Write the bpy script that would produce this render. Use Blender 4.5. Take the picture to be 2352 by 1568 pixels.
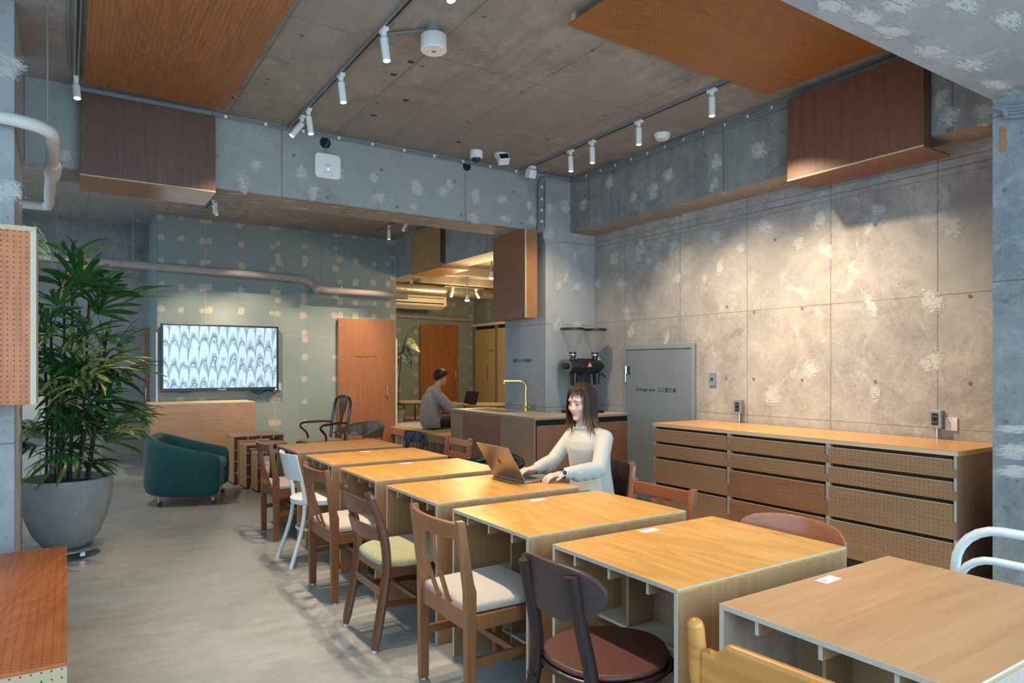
import bpy, bmesh, math, random
from mathutils import Vector, Matrix, Euler
random.seed(7)
R = math.radians
for o in list(bpy.data.objects):
    bpy.data.objects.remove(o, do_unlink=True)
S = bpy.context.scene
COL = S.collection

# ------------------------------------------------------------ camera, world, light, exposure
CAMH = 1.386
cd = bpy.data.cameras.new('camera'); cam = bpy.data.objects.new('camera', cd); COL.objects.link(cam)
cam.location = (0, 0, CAMH); cam.rotation_euler = (R(90), 0, R(-33.1))
cd.lens = 24; cd.sensor_width = 36; cd.sensor_fit = 'HORIZONTAL'; cd.shift_y = 59.5 / 2352
cd.clip_start = 0.05
S.camera = cam
S.view_settings.view_transform = 'Standard'; S.view_settings.look = 'None'
S.view_settings.exposure = 0.38; S.view_settings.gamma = 1.0
S.view_settings.use_curve_mapping = False
W = bpy.data.worlds.new('sky'); S.world = W; W.use_nodes = True
W.node_tree.nodes['Background'].inputs[0].default_value = (0.62, 0.80, 1.0, 1)
W.node_tree.nodes['Background'].inputs[1].default_value = 0.8
DAY = (0.46, 0.75, 1.0); WARM = (1.0, 0.78, 0.54)
def area(name, loc, rot, sx, sy, e, col):
    l = bpy.data.lights.new(name, 'AREA'); l.shape = 'RECTANGLE'; l.size = sx; l.size_y = sy
    l.energy = e; l.color = col
    o = bpy.data.objects.new(name, l); COL.objects.link(o); o.location = loc; o.rotation_euler = rot
    return o
# daylight coming in through the shop front behind the camera and the glazing on the left
area('daylight_front', (2.0, -1.45, 1.75), (R(90), 0, 0), 5.6, 2.5, 210, DAY)
area('daylight_side', (-0.93, 2.2, 1.75), (R(90), 0, R(-90)), 4.6, 2.5, 32, DAY)
area('daylight_rear_side', (-0.93, 8.9, 1.75), (R(90), 0, R(-90)), 4.6, 2.3, 9, DAY)
def spot(loc, target, e, col=WARM, size=70, blend=0.6, rad=0.03):
    l = bpy.data.lights.new('spot_beam', 'SPOT'); l.energy = e; l.color = col
    l.spot_size = R(size); l.spot_blend = blend; l.shadow_soft_size = rad
    o = bpy.data.objects.new('spot_beam', l); COL.objects.link(o); o.location = loc
    o.rotation_euler = (Vector(target) - Vector(loc)).to_track_quat('-Z', 'Y').to_euler()
    return o

# ------------------------------------------------------------ material helpers
MATS = {}
class NT:
    def __init__(s, name):
        s.m = bpy.data.materials.new(name); s.m.use_nodes = True; s.t = s.m.node_tree
        s.b = s.t.nodes['Principled BSDF']; s.out = s.t.nodes['Material Output']
    def n(s, typ, **kw):
        x = s.t.nodes.new(typ)
        for k, v in kw.items():
            if k.startswith('i_'):
                key = k[2:]
                x.inputs[int(key) if key.isdigit() else key.replace('_', ' ')].default_value = v
            else: setattr(x, k, v)
        return x
    def l(s, a, b): s.t.links.new(a, b)
    def put(s, v, inp):
        if hasattr(v, 'is_linked'): s.l(v, inp)
        else: inp.default_value = v
    def math(s, op, a, b=0.0, c=None):
        x = s.n('ShaderNodeMath', operation=op); s.put(a, x.inputs[0]); s.put(b, x.inputs[1])
        if c is not None: s.put(c, x.inputs[2])
        return x.outputs[0]
    def mix(s, f, a, b, mode='MIX'):
        x = s.n('ShaderNodeMix', data_type='RGBA', blend_type=mode)
        s.put(f, x.inputs[0]); s.put(a, x.inputs[6]); s.put(b, x.inputs[7]); return x.outputs[2]
    def ramp(s, f, *st):
        x = s.n('ShaderNodeValToRGB'); e = x.color_ramp.elements
        while len(e) < len(st): e.new(0.5)
        for i, (p, c) in enumerate(st):
            e[i].position = p; e[i].color = c if len(c) == 4 else (*c, 1)
        s.l(f, x.inputs[0]); return x.outputs[0]
    def coord(s, rnd=False):
        tc = s.n('ShaderNodeTexCoord').outputs['Object']
        if not rnd: return tc
        oi = s.n('ShaderNodeObjectInfo')
        m = s.n('ShaderNodeVectorMath', operation='ADD'); s.l(tc, m.inputs[0])
        k = s.n('ShaderNodeVectorMath', operation='SCALE'); k.inputs[0].default_value = (7.3, 5.1, 3.7)
        s.l(oi.outputs['Random'], k.inputs['Scale']); s.l(k.outputs[0], m.inputs[1]); return m.outputs[0]
    def noise(s, v, sc, det=4, rough=0.55, scale3=None, dist=0.0):
        if scale3:
            mp = s.n('ShaderNodeMapping'); mp.inputs['Scale'].default_value = scale3; s.l(v, mp.inputs[0]); v = mp.outputs[0]
        x = s.n('ShaderNodeTexNoise'); s.l(v, x.inputs['Vector']); x.inputs['Scale'].default_value = sc
        x.inputs['Detail'].default_value = det; x.inputs['Roughness'].default_value = rough; x.inputs['Distortion'].default_value = dist
        return x.outputs[0]
    def bump(s, h, strength=0.2, dist=0.01):
        x = s.n('ShaderNodeBump'); x.inputs['Strength'].default_value = strength; x.inputs['Distance'].default_value = dist
        s.l(h, x.inputs['Height']); s.l(x.outputs[0], s.b.inputs['Normal'])
def c3(c): return (*c, 1) if len(c) == 3 else c
def plain(name, col, rough=0.5, metal=0.0, var=0.0, emit=0, coat=0, spec=None, nsc=30):
    if name in MATS: return MATS[name]
    t = NT(name); b = t.b
    b.inputs['Base Color'].default_value = c3(col); b.inputs['Roughness'].default_value = rough; b.inputs['Metallic'].default_value = metal
    if coat: b.inputs['Coat Weight'].default_value = coat
    if spec is not None: b.inputs['Specular IOR Level'].default_value = spec
    if emit:
        b.inputs['Emission Color'].default_value = c3(col); b.inputs['Emission Strength'].default_value = emit
    else:
        n = t.noise(t.coord(), nsc, 3)
        v = var or 0.06
        t.l(t.mix(n, c3([x * (1 - v) for x in col]), c3([min(1, x * (1 + v)) for x in col])), b.inputs['Base Color'])
    MATS[name] = t.m; return t.m
def sepxyz(t, v):
    x = t.n('ShaderNodeSeparateXYZ'); t.l(v, x.inputs[0]); return x.outputs
def holes_mask(t, v, axes, pitch, rad, off=(0, 0)):
    o = sepxyz(t, v); ds = []
    for i, a in enumerate(axes):
        k = t.math('ADD', t.math('DIVIDE', o['XYZ'.index(a.upper())], pitch), off[i])
        f = t.math('SUBTRACT', t.math('FRACT', k), 0.5)
        ds.append(t.math('MULTIPLY', f, f))
    d = t.math('ADD', ds[0], ds[1])
    return t.math('LESS_THAN', d, (rad / pitch) ** 2)
def wood(name, c1, c2, axis=0, rough=0.45, holes=None, scale=1.0, contrast=1.0, rings=False, coat=0.0):
    """plywood / timber: axis = grain direction (0,1,2); holes = (axes, pitch, radius)"""
    if name in MATS: return MATS[name]
    t = NT(name); v0 = t.coord(); v = t.coord(True)
    st = [9, 9, 9]; st[axis] = 0.7
    n1 = t.noise(v, 1.6 * scale, 5, 0.6, st, 1.2)
    st2 = [70, 70, 70]; st2[axis] = 2.2
    n2 = t.noise(v, 1.0 * scale, 3, 0.6, st2)
    st3 = [2.2, 2.2, 2.2]; st3[axis] = 0.35
    n3 = t.noise(v, 1.0 * scale, 2, 0.5, st3, 2.0)
    if rings:
        w = t.n('ShaderNodeMath', operation='SINE'); t.l(t.math('MULTIPLY', n3, 60.0), w.inputs[0])
        n1 = t.math('ADD', t.math('MULTIPLY', n1, 0.65), t.math('MULTIPLY', t.math('ADD', t.math('MULTIPLY', w.outputs[0], 0.5), 0.5), 0.35))
    f = t.math('ADD', t.math('MULTIPLY', n1, 0.62), t.math('MULTIPLY', n2, 0.38))
    lo, hi = 0.5 - 0.2 / contrast, 0.5 + 0.2 / contrast
    col = t.ramp(f, (lo, c1), (hi, c2))
    mid = [(a + b) / 2 for a, b in zip(c1, c2)]
    col = t.mix(t.math('MULTIPLY', t.math('SUBTRACT', n3, 0.35), 0.55), col, c3([x * 0.72 for x in mid]))
    if holes:
        col = t.mix(holes_mask(t, v0, *holes), col, c3([x * 0.12 for x in c1]))
    t.l(col, t.b.inputs['Base Color']); t.b.inputs['Roughness'].default_value = rough
    if coat: t.b.inputs['Coat Weight'].default_value = coat; t.b.inputs['Coat Roughness'].default_value = 0.25
    t.bump(f, 0.12, 0.002)
    MATS[name] = t.m; return t.m
def concrete(name, c1, c2, seams=None, rough=0.8, streak=None, tint=None, mott=1.0):
    """seams = list of (axis letter, pitch, offset, halfwidth)"""
    if name in MATS: return MATS[name]
    t = NT(name); v = t.coord()
    a = t.noise(v, 1.1, 7, 0.72, None, 0.6); b = t.noise(v, 5.0, 7, 0.75, None, 0.4); g = t.noise(v, 70, 4, 0.7)
    f = t.math('ADD', t.math('ADD', t.math('MULTIPLY', a, 0.45), t.math('MULTIPLY', b, 0.35)), t.math('MULTIPLY', g, 0.20))
    col = t.ramp(f, (0.5 - 0.12 / mott, c1), (0.5 + 0.13 / mott, c2))
    wh = t.noise(v, 2.6, 6, 0.75, (1, 1, 1), 1.6)
    col = t.mix(t.ramp(wh, (0.56, (0, 0, 0)), (0.68, (0.55, 0.55, 0.55))), col, c3([min(1, x * 1.25) for x in c2]))
    dk = t.noise(v, 1.7, 6, 0.75, (1.3, 0.9, 1.1), 1.0)
    col = t.mix(t.ramp(dk, (0.57, (0, 0, 0)), (0.70, (0.55, 0.55, 0.55))), col, c3([x * 0.6 for x in c1]))
    if tint:
        tn = t.noise(v, 0.55, 3, 0.6)
        col = t.mix(t.ramp(tn, (0.42, (0, 0, 0)), (0.62, (1, 1, 1))), col, c3(tint))
    if streak:
        s3 = [14, 14, 14]; s3[streak] = 0.8
        sn = t.noise(v, 1.0, 4, 0.6, s3)
        col = t.mix(t.math('MULTIPLY', t.math('SUBTRACT', sn, 0.4), 0.8), col, c3([x * 0.62 for x in c1]))
    # pin holes of the pour
    vo = t.n('ShaderNodeTexVoronoi', feature='F1'); vo.inputs['Scale'].default_value = 16.0; t.l(v, vo.inputs['Vector'])
    pm = t.math('MULTIPLY', t.math('LESS_THAN', vo.outputs['Distance'], 0.075), t.math('GREATER_THAN', t.noise(v, 2.0, 4), 0.53))
    col = t.mix(t.math('MULTIPLY', pm, 0.75), col, (0.035, 0.035, 0.035, 1))
    h = f
    if seams:
        o = sepxyz(t, v); tot = None
        wob = t.math('MULTIPLY', t.math('SUBTRACT', t.noise(v, 6, 3), 0.5), 0.008)
        brk = t.noise(v, 2.5, 3)
        for ax, p, off, hw in seams:
            k = t.math('DIVIDE', t.math('ADD', t.math('SUBTRACT', o['XYZ'.index(ax)], off), wob), p)
            fr = t.math('ABSOLUTE', t.math('SUBTRACT', t.math('FRACT', t.math('ADD', k, 0.5)), 0.5))
            mk = t.math('LESS_THAN', fr, hw / p)
            tot = mk if tot is None else t.math('MAXIMUM', tot, mk)
        tot = t.math('MULTIPLY', tot, t.math('ADD', 0.25, t.math('MULTIPLY', brk, 0.9)))
        col = t.mix(tot, col, c3([x * 0.5 for x in c1]))
        h = t.math('SUBTRACT', h, tot)
    t.l(col, t.b.inputs['Base Color']); t.b.inputs['Roughness'].default_value = rough
    t.bump(h, 0.35, 0.006)
    MATS[name] = t.m; return t.m
def fabric(name, col, sc=350, rough=0.9, var=0.25, sheen=0.3):
    if name in MATS: return MATS[name]
    t = NT(name); n = t.noise(t.coord(), sc, 2); n2 = t.noise(t.coord(), sc * 0.12, 3)
    f = t.math('ADD', t.math('MULTIPLY', n, 0.6), t.math('MULTIPLY', n2, 0.4))
    t.l(t.ramp(f, (0.3, [x * (1 - var) for x in col]), (0.7, [min(1, x * (1 + var)) for x in col])), t.b.inputs['Base Color'])
    t.b.inputs['Roughness'].default_value = rough; t.b.inputs['Sheen Weight'].default_value = sheen
    t.bump(n, 0.25, 0.002); MATS[name] = t.m; return t.m

# ------------------------------------------------------------ geometry helpers
class G:
    def __init__(s): s.b = bmesh.new()
    def box(s, a, b, mat=None):
        x0, y0, z0 = a; x1, y1, z1 = b
        vs = [s.b.verts.new(p) for p in [(x0,y0,z0),(x1,y0,z0),(x1,y1,z0),(x0,y1,z0),(x0,y0,z1),(x1,y0,z1),(x1,y1,z1),(x0,y1,z1)]]
        if mat is not None:
            for v in vs: v.co = mat @ v.co
        for f in [(3,2,1,0),(4,5,6,7),(0,1,5,4),(1,2,6,5),(2,3,7,6),(3,0,4,7)]: s.b.faces.new([vs[i] for i in f])
        return s
    def hexa(s, p):   # 8 points: bottom ring then top ring
        vs = [s.b.verts.new(q) for q in p]
        for f in [(3,2,1,0),(4,5,6,7),(0,1,5,4),(1,2,6,5),(2,3,7,6),(3,0,4,7)]: s.b.faces.new([vs[i] for i in f])
        return s
    def bar(s, p, q, w, h, up=(0, 0, 1), w2=None, h2=None):   # rectangular bar from p to q
        p = Vector(p); q = Vector(q); d = (q - p).normalized(); u = Vector(up)
        sx = d.cross(u)
        if sx.length < 1e-4: sx = Vector((0, 1, 0))
        sx.normalize(); uu = sx.cross(d)
        w2 = w if w2 is None else w2; h2 = h if h2 is None else h2
        r = []
        for c, a, b in ((p, w, h), (q, w2, h2)):
            r.append([c + sx * (i * a / 2) + uu * (j * b / 2) for i, j in ((-1,-1),(1,-1),(1,1),(-1,1))])
        return s.hexa(r[0] + r[1])
    def rings(s, rr, cap=True, closed=False):
        n = len(rr[0]); V = [[s.b.verts.new(p) for p in r] for r in rr]
        m = len(V)
        for i in range(m if closed else m - 1):
            A = V[i]; B = V[(i + 1) % m]
            for j in range(n): s.b.faces.new([A[j], A[(j+1) % n], B[(j+1) % n], B[j]])
        if cap and not closed:
            s.b.faces.new(V[0][::-1]); s.b.faces.new(V[-1])
        return s
    def tube(s, pts, r, n=10, closed=False, sx=1.0, sy=1.0, up=None, cap=True):
        pts = [Vector(p) for p in pts]; m = len(pts); rr = []
        nrm = None
        for i, p in enumerate(pts):
            a = pts[(i - 1) % m] if (closed or i > 0) else p
            b = pts[(i + 1) % m] if (closed or i < m - 1) else p
            d = (b - a).normalized()
            if up is not None:
                x = d.cross(Vector(up))
                if x.length < 1e-3: x = d.orthogonal()
                x.normalize()
            else:
                if nrm is None: x = d.orthogonal().normalized()
                else:
                    x = (nrm - d * nrm.dot(d))
                    x = x.normalized() if x.length > 1e-6 else d.orthogonal().normalized()
                nrm = x
            y = d.cross(x); rad = r[i] if isinstance(r, (list, tuple)) else r
            rr.append([p + (x * math.cos(t) * sx + y * math.sin(t) * sy) * rad for t in [2 * math.pi * k / n for k in range(n)]])
        return s.rings(rr, cap, closed)
    def cyl(s, p, q, r, n=16, r2=None): return s.tube([p, q], [r, r if r2 is None else r2], n)
    def lathe(s, prof, n=24, c=(0, 0, 0), cap=True):
        c = Vector(c)
        return s.rings([[c + Vector((r * math.cos(t), r * math.sin(t), z)) for t in [2 * math.pi * k / n for k in range(n)]] for r, z in prof], cap)
    def prism(s, pts, ax, a, b):   # polygon pts (2d) extruded along axis ax from a to b
        def mk(p, h):
            q = list(p); q.insert(ax, h); return q
        A = [s.b.verts.new(mk(p, a)) for p in pts]; B = [s.b.verts.new(mk(p, b)) for p in pts]; n = len(pts)
        s.b.faces.new(A[::-1]); s.b.faces.new(B)
        for i in range(n): s.b.faces.new([A[i], A[(i+1) % n], B[(i+1) % n], B[i]])
        return s
    def sheet(s, fn, nu, nv, th):   # fn(u,v)->(point, normal) thick sheet
        F = []; B = []
        for i in range(nu + 1):
            for j in range(nv + 1):
                p, nn = fn(i / nu, j / nv); p = Vector(p); nn = Vector(nn).normalized()
                F.append(s.b.verts.new(p + nn * th / 2)); B.append(s.b.verts.new(p - nn * th / 2))
        k = nv + 1; ix = lambda i, j: i * k + j
        for i in range(nu):
            for j in range(nv):
                q = [ix(i,j), ix(i+1,j), ix(i+1,j+1), ix(i,j+1)]
                s.b.faces.new([F[x] for x in q]); s.b.faces.new([B[x] for x in q[::-1]])
        ed = [(ix(i,0), ix(i+1,0)) for i in range(nu)] + [(ix(nu,j), ix(nu,j+1)) for j in range(nv)] + [(ix(i+1,nv), ix(i,nv)) for i in range(nu)][::-1] + [(ix(0,j+1), ix(0,j)) for j in range(nv)][::-1]
        for a, b in ed: s.b.faces.new([F[b], F[a], B[a], B[b]])
        return s
    def ball(s, c, r, n=16, m=10, sc=(1, 1, 1)):
        c = Vector(c)
        pr = [(max(1e-4, math.sin(math.pi * k / m)) * r, -math.cos(math.pi * k / m) * r) for k in range(m + 1)]
        return s.rings([[c + Vector((q * math.cos(t) * sc[0], q * math.sin(t) * sc[1], z * sc[2])) for t in [2 * math.pi * k / n for k in range(n)]] for q, z in pr])
    def mesh(s, name, mat, smooth=False):
        bmesh.ops.recalc_face_normals(s.b, faces=s.b.faces)
        me = bpy.data.meshes.new(name); s.b.to_mesh(me); s.b.free()
        if mat is not None:
            for m in (mat if isinstance(mat, (list, tuple)) else [mat]): me.materials.append(m)
        if smooth:
            for p in me.polygons: p.use_smooth = True
        return me
    def obj(s, name, mat, parent=None, smooth=False, bev=0.0, sub=0, seg=2):
        me = s.mesh(name, mat, smooth)
        return link(name, me, parent, bev, sub, seg, smooth)
def link(name, me, parent=None, bev=0.0, sub=0, seg=2, smooth=False):
    o = bpy.data.objects.new(name, me); COL.objects.link(o)
    if parent is not None: o.parent = parent
    if bev:
        m = o.modifiers.new('edge', 'BEVEL'); m.width = bev; m.segments = seg; m.limit_method = 'ANGLE'; m.angle_limit = R(35); m.harden_normals = False
    if sub:
        m = o.modifiers.new('smooth', 'SUBSURF'); m.levels = sub; m.render_levels = sub
    if smooth and not sub and not bev:
        try: me.set_sharp_from_angle(angle=R(40))
        except Exception: pass
    return o
def tag(o, label, cat, group=None):
    o['label'] = label; o['category'] = cat
    if group: o['group'] = group
    return o
def thing(name, label, cat, loc=(0, 0, 0), rz=0.0, group=None):
    o = bpy.data.objects.new(name, None); COL.objects.link(o); o.location = loc; o.rotation_euler = (0, 0, rz)
    o.empty_display_size = 0.05
    return tag(o, label, cat, group)
def struct(o):
    o['kind'] = 'structure'; return o
def copy_tree(o, parent=None):
    c = o.copy(); COL.objects.link(c); c.parent = parent
    for ch in list(o.children): copy_tree(ch, c)
    return c
def arc(c, r, a0, a1, n, plane='xy', ry=None):
    ry = r if ry is None else ry; out = []
    for k in range(n + 1):
        t = a0 + (a1 - a0) * k / n; u, v = r * math.cos(t), ry * math.sin(t)
        p = {'xy': (u, v, 0), 'xz': (u, 0, v), 'yz': (0, u, v)}[plane]
        out.append((c[0] + p[0], c[1] + p[1], c[2] + p[2]))
    return out
def bez(pts, n=10):   # catmull-rom through the points
    P = [Vector(p) for p in pts]; P = [P[0] * 2 - P[1]] + P + [P[-1] * 2 - P[-2]]; out = []
    for i in range(1, len(P) - 2):
        for k in range(n):
            t = k / n
            out.append(0.5 * ((2 * P[i]) + (-P[i-1] + P[i+1]) * t + (2 * P[i-1] - 5 * P[i] + 4 * P[i+1] - P[i+2]) * t * t + (-P[i-1] + 3 * P[i] - 3 * P[i+1] + P[i+2]) * t ** 3))
    out.append(P[-2]); return out
FONTS = {}
def text_mesh(name, body, size, mat, parent, loc, rot, depth=0.0008, align='CENTER'):
    cu = bpy.data.curves.new(name, 'FONT'); cu.body = body; cu.size = size; cu.extrude = depth; cu.align_x = align; cu.align_y = 'CENTER'; cu.resolution_u = 2
    tmp = bpy.data.objects.new(name + '_tmp', cu); COL.objects.link(tmp)
    bpy.context.view_layer.update()
    dg = bpy.context.evaluated_depsgraph_get()
    me = bpy.data.meshes.new_from_object(tmp.evaluated_get(dg)); bpy.data.objects.remove(tmp, do_unlink=True)
    me.materials.clear(); me.materials.append(mat)
    o = link(name, me, parent); o.location = loc; o.rotation_euler = rot; return o
# ------------------------------------------------------------ pixel helpers (a direction, met with a known plane)
_F, _Y0, _C, _S = 1568.0, 843.5, math.cos(R(33.1)), math.sin(R(33.1))
def ray(x, y):
    r = (x - 1176) / _F
    return Vector((_S + r * _C, _C - r * _S, (_Y0 - y) / _F))
def on(ax, val, x, y):
    d = ray(x, y); o = Vector((0, 0, CAMH)); return o + d * ((val - o[ax]) / d[ax])

# ------------------------------------------------------------ setting
CEIL = 3.49
seamW = [('Y', 0.79, 3.14, 0.0038), ('Z', 0.92, 0.965, 0.003), ('Z', 40.0, 2.745, 0.004), ('Z', 41.0, 2.70, 0.002)]
m_wall = concrete('concrete_wall', (0.23, 0.215, 0.195), (0.47, 0.435, 0.385), seamW, tint=(0.32, 0.305, 0.285), mott=1.15)
m_beam = concrete('concrete_beam', (0.20, 0.205, 0.20), (0.41, 0.415, 0.40), [('X', 1.82, 1.56, 0.005), ('Y', 1.8, 0.3, 0.005)], tint=(0.31, 0.32, 0.31))
m_soffit = concrete('concrete_soffit', (0.25, 0.21, 0.17), (0.40, 0.345, 0.285), [('X', 0.9, 0.4, 0.004)])
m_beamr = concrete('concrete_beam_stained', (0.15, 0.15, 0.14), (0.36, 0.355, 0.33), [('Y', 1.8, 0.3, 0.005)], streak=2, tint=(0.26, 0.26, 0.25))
m_col = concrete('concrete_column', (0.24, 0.245, 0.24), (0.46, 0.46, 0.44), [('Z', 0.91, 0.95, 0.004)], tint=(0.36, 0.37, 0.37))
m_ceil = concrete('concrete_ceiling', (0.21, 0.188, 0.163), (0.43, 0.385, 0.33), [('X', 0.9, 1.12, 0.004), ('Y', 1.8, 0.55, 0.004)], streak=1, tint=(0.27, 0.25, 0.225))
m_near = concrete('concrete_near_beam', (0.24, 0.225, 0.22), (0.36, 0.34, 0.325))
def mk_floor():
    t = NT('polished_concrete_floor'); v = t.coord()
    a = t.noise(v, 0.8, 5, 0.6, (1, 1, 1), 0.8); b = t.noise(v, 5, 6, 0.7, (1, 2.2, 1)); c = t.noise(v, 60, 2)
    f = t.math('ADD', t.math('ADD', t.math('MULTIPLY', a, 0.5), t.math('MULTIPLY', b, 0.38)), t.math('MULTIPLY', c, 0.12))
    t.l(t.ramp(f, (0.36, (0.215, 0.218, 0.208)), (0.52, (0.30, 0.307, 0.295)), (0.66, (0.385, 0.395, 0.38))), t.b.inputs['Base Color'])
    t.l(t.math('ADD', 0.2, t.math('MULTIPLY', b, 0.3)), t.b.inputs['Roughness'])
    t.bump(b, 0.03, 0.004); return t.m
m_floor = mk_floor()
m_green = plain('green_board', (0.25, 0.30, 0.285), 0.85, var=0.08, nsc=6)
m_putty = plain('joint_putty', (0.46, 0.42, 0.34), 0.85, var=0.1)
m_white = plain('white_plastic', (0.80, 0.79, 0.76), 0.4)
m_black = plain('black_plastic', (0.012, 0.013, 0.014), 0.35)
m_dark = plain('dark_void', (0.01, 0.01, 0.01), 0.9)
m_grey = plain('grey_metal', (0.34, 0.36, 0.36), 0.4, 0.6)
m_cable = plain('grey_cable', (0.20, 0.215, 0.22), 0.55)
m_steel = plain('steel', (0.62, 0.62, 0.60), 0.28, 1.0)
m_pipe = plain('wrapped_pipe', (0.36, 0.31, 0.28), 0.75, var=0.12, nsc=9)
m_pipe2 = plain('wrapped_pipe_pale', (0.62, 0.58, 0.52), 0.65, var=0.08, nsc=9)
def sbox(name, a, b, m): return struct(G().box(a, b).obj(name, m))
floor = sbox('floor', (-1.05, -1.6, -0.12), (9.6, 12.8, 0), m_floor)
ceiling = sbox('ceiling', (-1.05, -1.6, CEIL), (5.3, 12.0, CEIL + 0.15), m_ceil)
wall_right = sbox('wall_right', (5.05, -1.6, 0), (5.3, 6.95, CEIL), m_wall)
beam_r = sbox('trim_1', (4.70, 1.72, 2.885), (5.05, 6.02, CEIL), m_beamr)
col_c = sbox('wall_corner_column', (4.36, 6.02, 0), (5.05, 6.84, CEIL), m_col)
beam_f = sbox('trim_2', (-0.27, 6.05, 2.865), (4.36, 6.50, CEIL), [m_beam, m_soffit])
beam_f2 = sbox('trim_3', (4.50, 6.84, 2.85), (4.88, 12.0, CEIL), m_beam)
beam_n = sbox('trim_4', (-1.0, 0.95, 2.87), (4.31, 1.72, CEIL), m_near)
m_pr = concrete('concrete_pier_dimmed', (0.15, 0.165, 0.165), (0.33, 0.35, 0.345), [('Z', 0.91, 0.95, 0.004)])  # column concrete in a darker tone, toned down against the strong window light
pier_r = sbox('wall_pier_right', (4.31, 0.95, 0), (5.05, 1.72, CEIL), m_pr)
pier_l = sbox('wall_pier_left', (-1.0, 4.85, 0), (-0.254, 5.70, CEIL), m_col)
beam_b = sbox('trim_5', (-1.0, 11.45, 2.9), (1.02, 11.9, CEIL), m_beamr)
wall_bl = sbox('wall_back_left', (-1.05, 11.9, 0), (1.02, 12.05, CEIL), m_wall)
for b in (beam_f, beam_r, beam_f2):
    me = b.data
    if len(me.materials) < 2: me.materials.append(m_soffit)
    for p in me.polygons:
        if p.normal.z < -0.5: p.material_index = 1
# green plasterboard wall: backing in joint colour, boards proud of it
wall_back = sbox('wall_back', (1.024, 10.4012, 0), (4.516, 10.55, CEIL), m_putty)
wall_side = sbox('wall_back_side', (1.02, 10.41, 0), (1.10, 11.9, CEIL), m_green)
xs = [1.02, 1.632, 2.587, 3.531, 4.52]
for i in range(4):
    for z0, z1 in ((0, 1.862), (1.868, CEIL)):
        G().box((xs[i] + 0.004, 10.40, z0), (xs[i+1] - 0.004, 10.416, z1)).obj('plasterboard_panel', m_green, wall_back)
G().box((1.012, 10.392, 0), (1.034, 10.40, 1.86)).obj('corner_trim', plain('pale_trim', (0.70, 0.66, 0.60), 0.5), wall_back)
G().box((4.50, 10.385, 0), (4.53, 10.40, 1.85)).obj('corner_trim', MATS['pale_trim'], wall_back)
G().box((1.02, 10.40, CEIL - 0.025), (4.5, 10.37, CEIL)).obj('ceiling_bead', m_cable, wall_back)
# back room beyond the second beam
wall_br = sbox('wall_back_room', (4.52, 12.6, 0), (7.35, 12.75, CEIL), m_green)
wall_bs = sbox('wall_back_room_side', (7.25, 6.84, 0), (7.40, 12.75, CEIL), m_green)
wall_bk = sbox('wall_back_room_near', (5.05, 6.84, 0), (7.40, 6.95, CEIL), m_col)
wall_bt = sbox('wall_toilet_side', (4.44, 10.55, 0), (4.52, 12.75, CEIL), m_green)
ceil_b = sbox('ceiling_back_room', (4.88, 6.84, 2.92), (7.40, 12.75, 3.1), m_soffit)
for yy in (9.15, 10.25): sbox('trim_6', (4.88, yy, 2.80), (7.25, yy + 0.12, 2.92), m_soffit)
for x in (5.45, 6.68): G().box((x - 0.004, 12.594, 0.43), (x + 0.004, 12.6, 2.9)).obj('joint_strip', m_putty, wall_br)
G().box((4.52, 12.594, 1.83), (7.25, 12.6, 1.84)).obj('joint_strip', m_putty, wall_br)
# shop front behind the camera and glazing on the left (out of frame, they let the daylight in)
m_frame = plain('dark_frame', (0.06, 0.06, 0.06), 0.4)
def glass_mat():
    t = NT('window_glass'); t.b.inputs['Base Color'].default_value = (0.9, 0.95, 0.95, 1); t.b.inputs['Roughness'].default_value = 0.0
    tr = t.n('ShaderNodeBsdfTransparent'); mx = t.n('ShaderNodeMixShader'); mx.inputs[0].default_value = 0.06
    t.l(tr.outputs[0], mx.inputs[1]); t.l(t.b.outputs[0], mx.inputs[2]); t.l(mx.outputs[0], t.out.inputs[0]); return t.m
m_glass = glass_mat()
def window(name, a, b, ax):
    w = bpy.data.objects.new(name, None); COL.objects.link(w); struct(w)
    A, B = Vector(a), Vector(b); L = (B - A)[ax]
    for k in range(4):
        p = A.copy(); q = A.copy(); p[ax] += L * k / 3 - 0.03; q[ax] += L * k / 3 + 0.03; q[2] = B[2]; q[1 - ax] += 0.06
        G().box(p, q).obj('window_mullion', m_frame, w)
    for z in (A[2], B[2] - 0.06):
        p = A.copy(); q = B.copy(); p[2] = z; q[2] = z + 0.06; q[1 - ax] = A[1 - ax] + 0.06; G().box(p, q).obj('window_rail', m_frame, w)
    p = A.copy(); q = B.copy(); p[1 - ax] += 0.025; q[1 - ax] = p[1 - ax] + 0.01; G().box(p, q).obj('window_pane', m_glass, w)
window('window_1', (-0.9, -1.6, 0.0), (4.9, -1.54, 3.1), 0)
window('window_2', (-1.05, -0.2, 0.3), (-0.99, 4.7, 3.1), 1)
window('window_3', (-1.05, 6.5, 0.3), (-0.99, 11.4, 3.0), 1)
sbox('wall_front', (-1.05, -1.6, 3.1), (5.05, -1.45, CEIL), m_col)
sbox('wall_left_sill', (-1.05, -1.6, 0), (-0.98, 12.0, 0.3), m_col)
sbox('wall_left_head', (-1.05, -1.6, 3.1), (-0.98, 12.0, CEIL), m_col)

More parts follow.
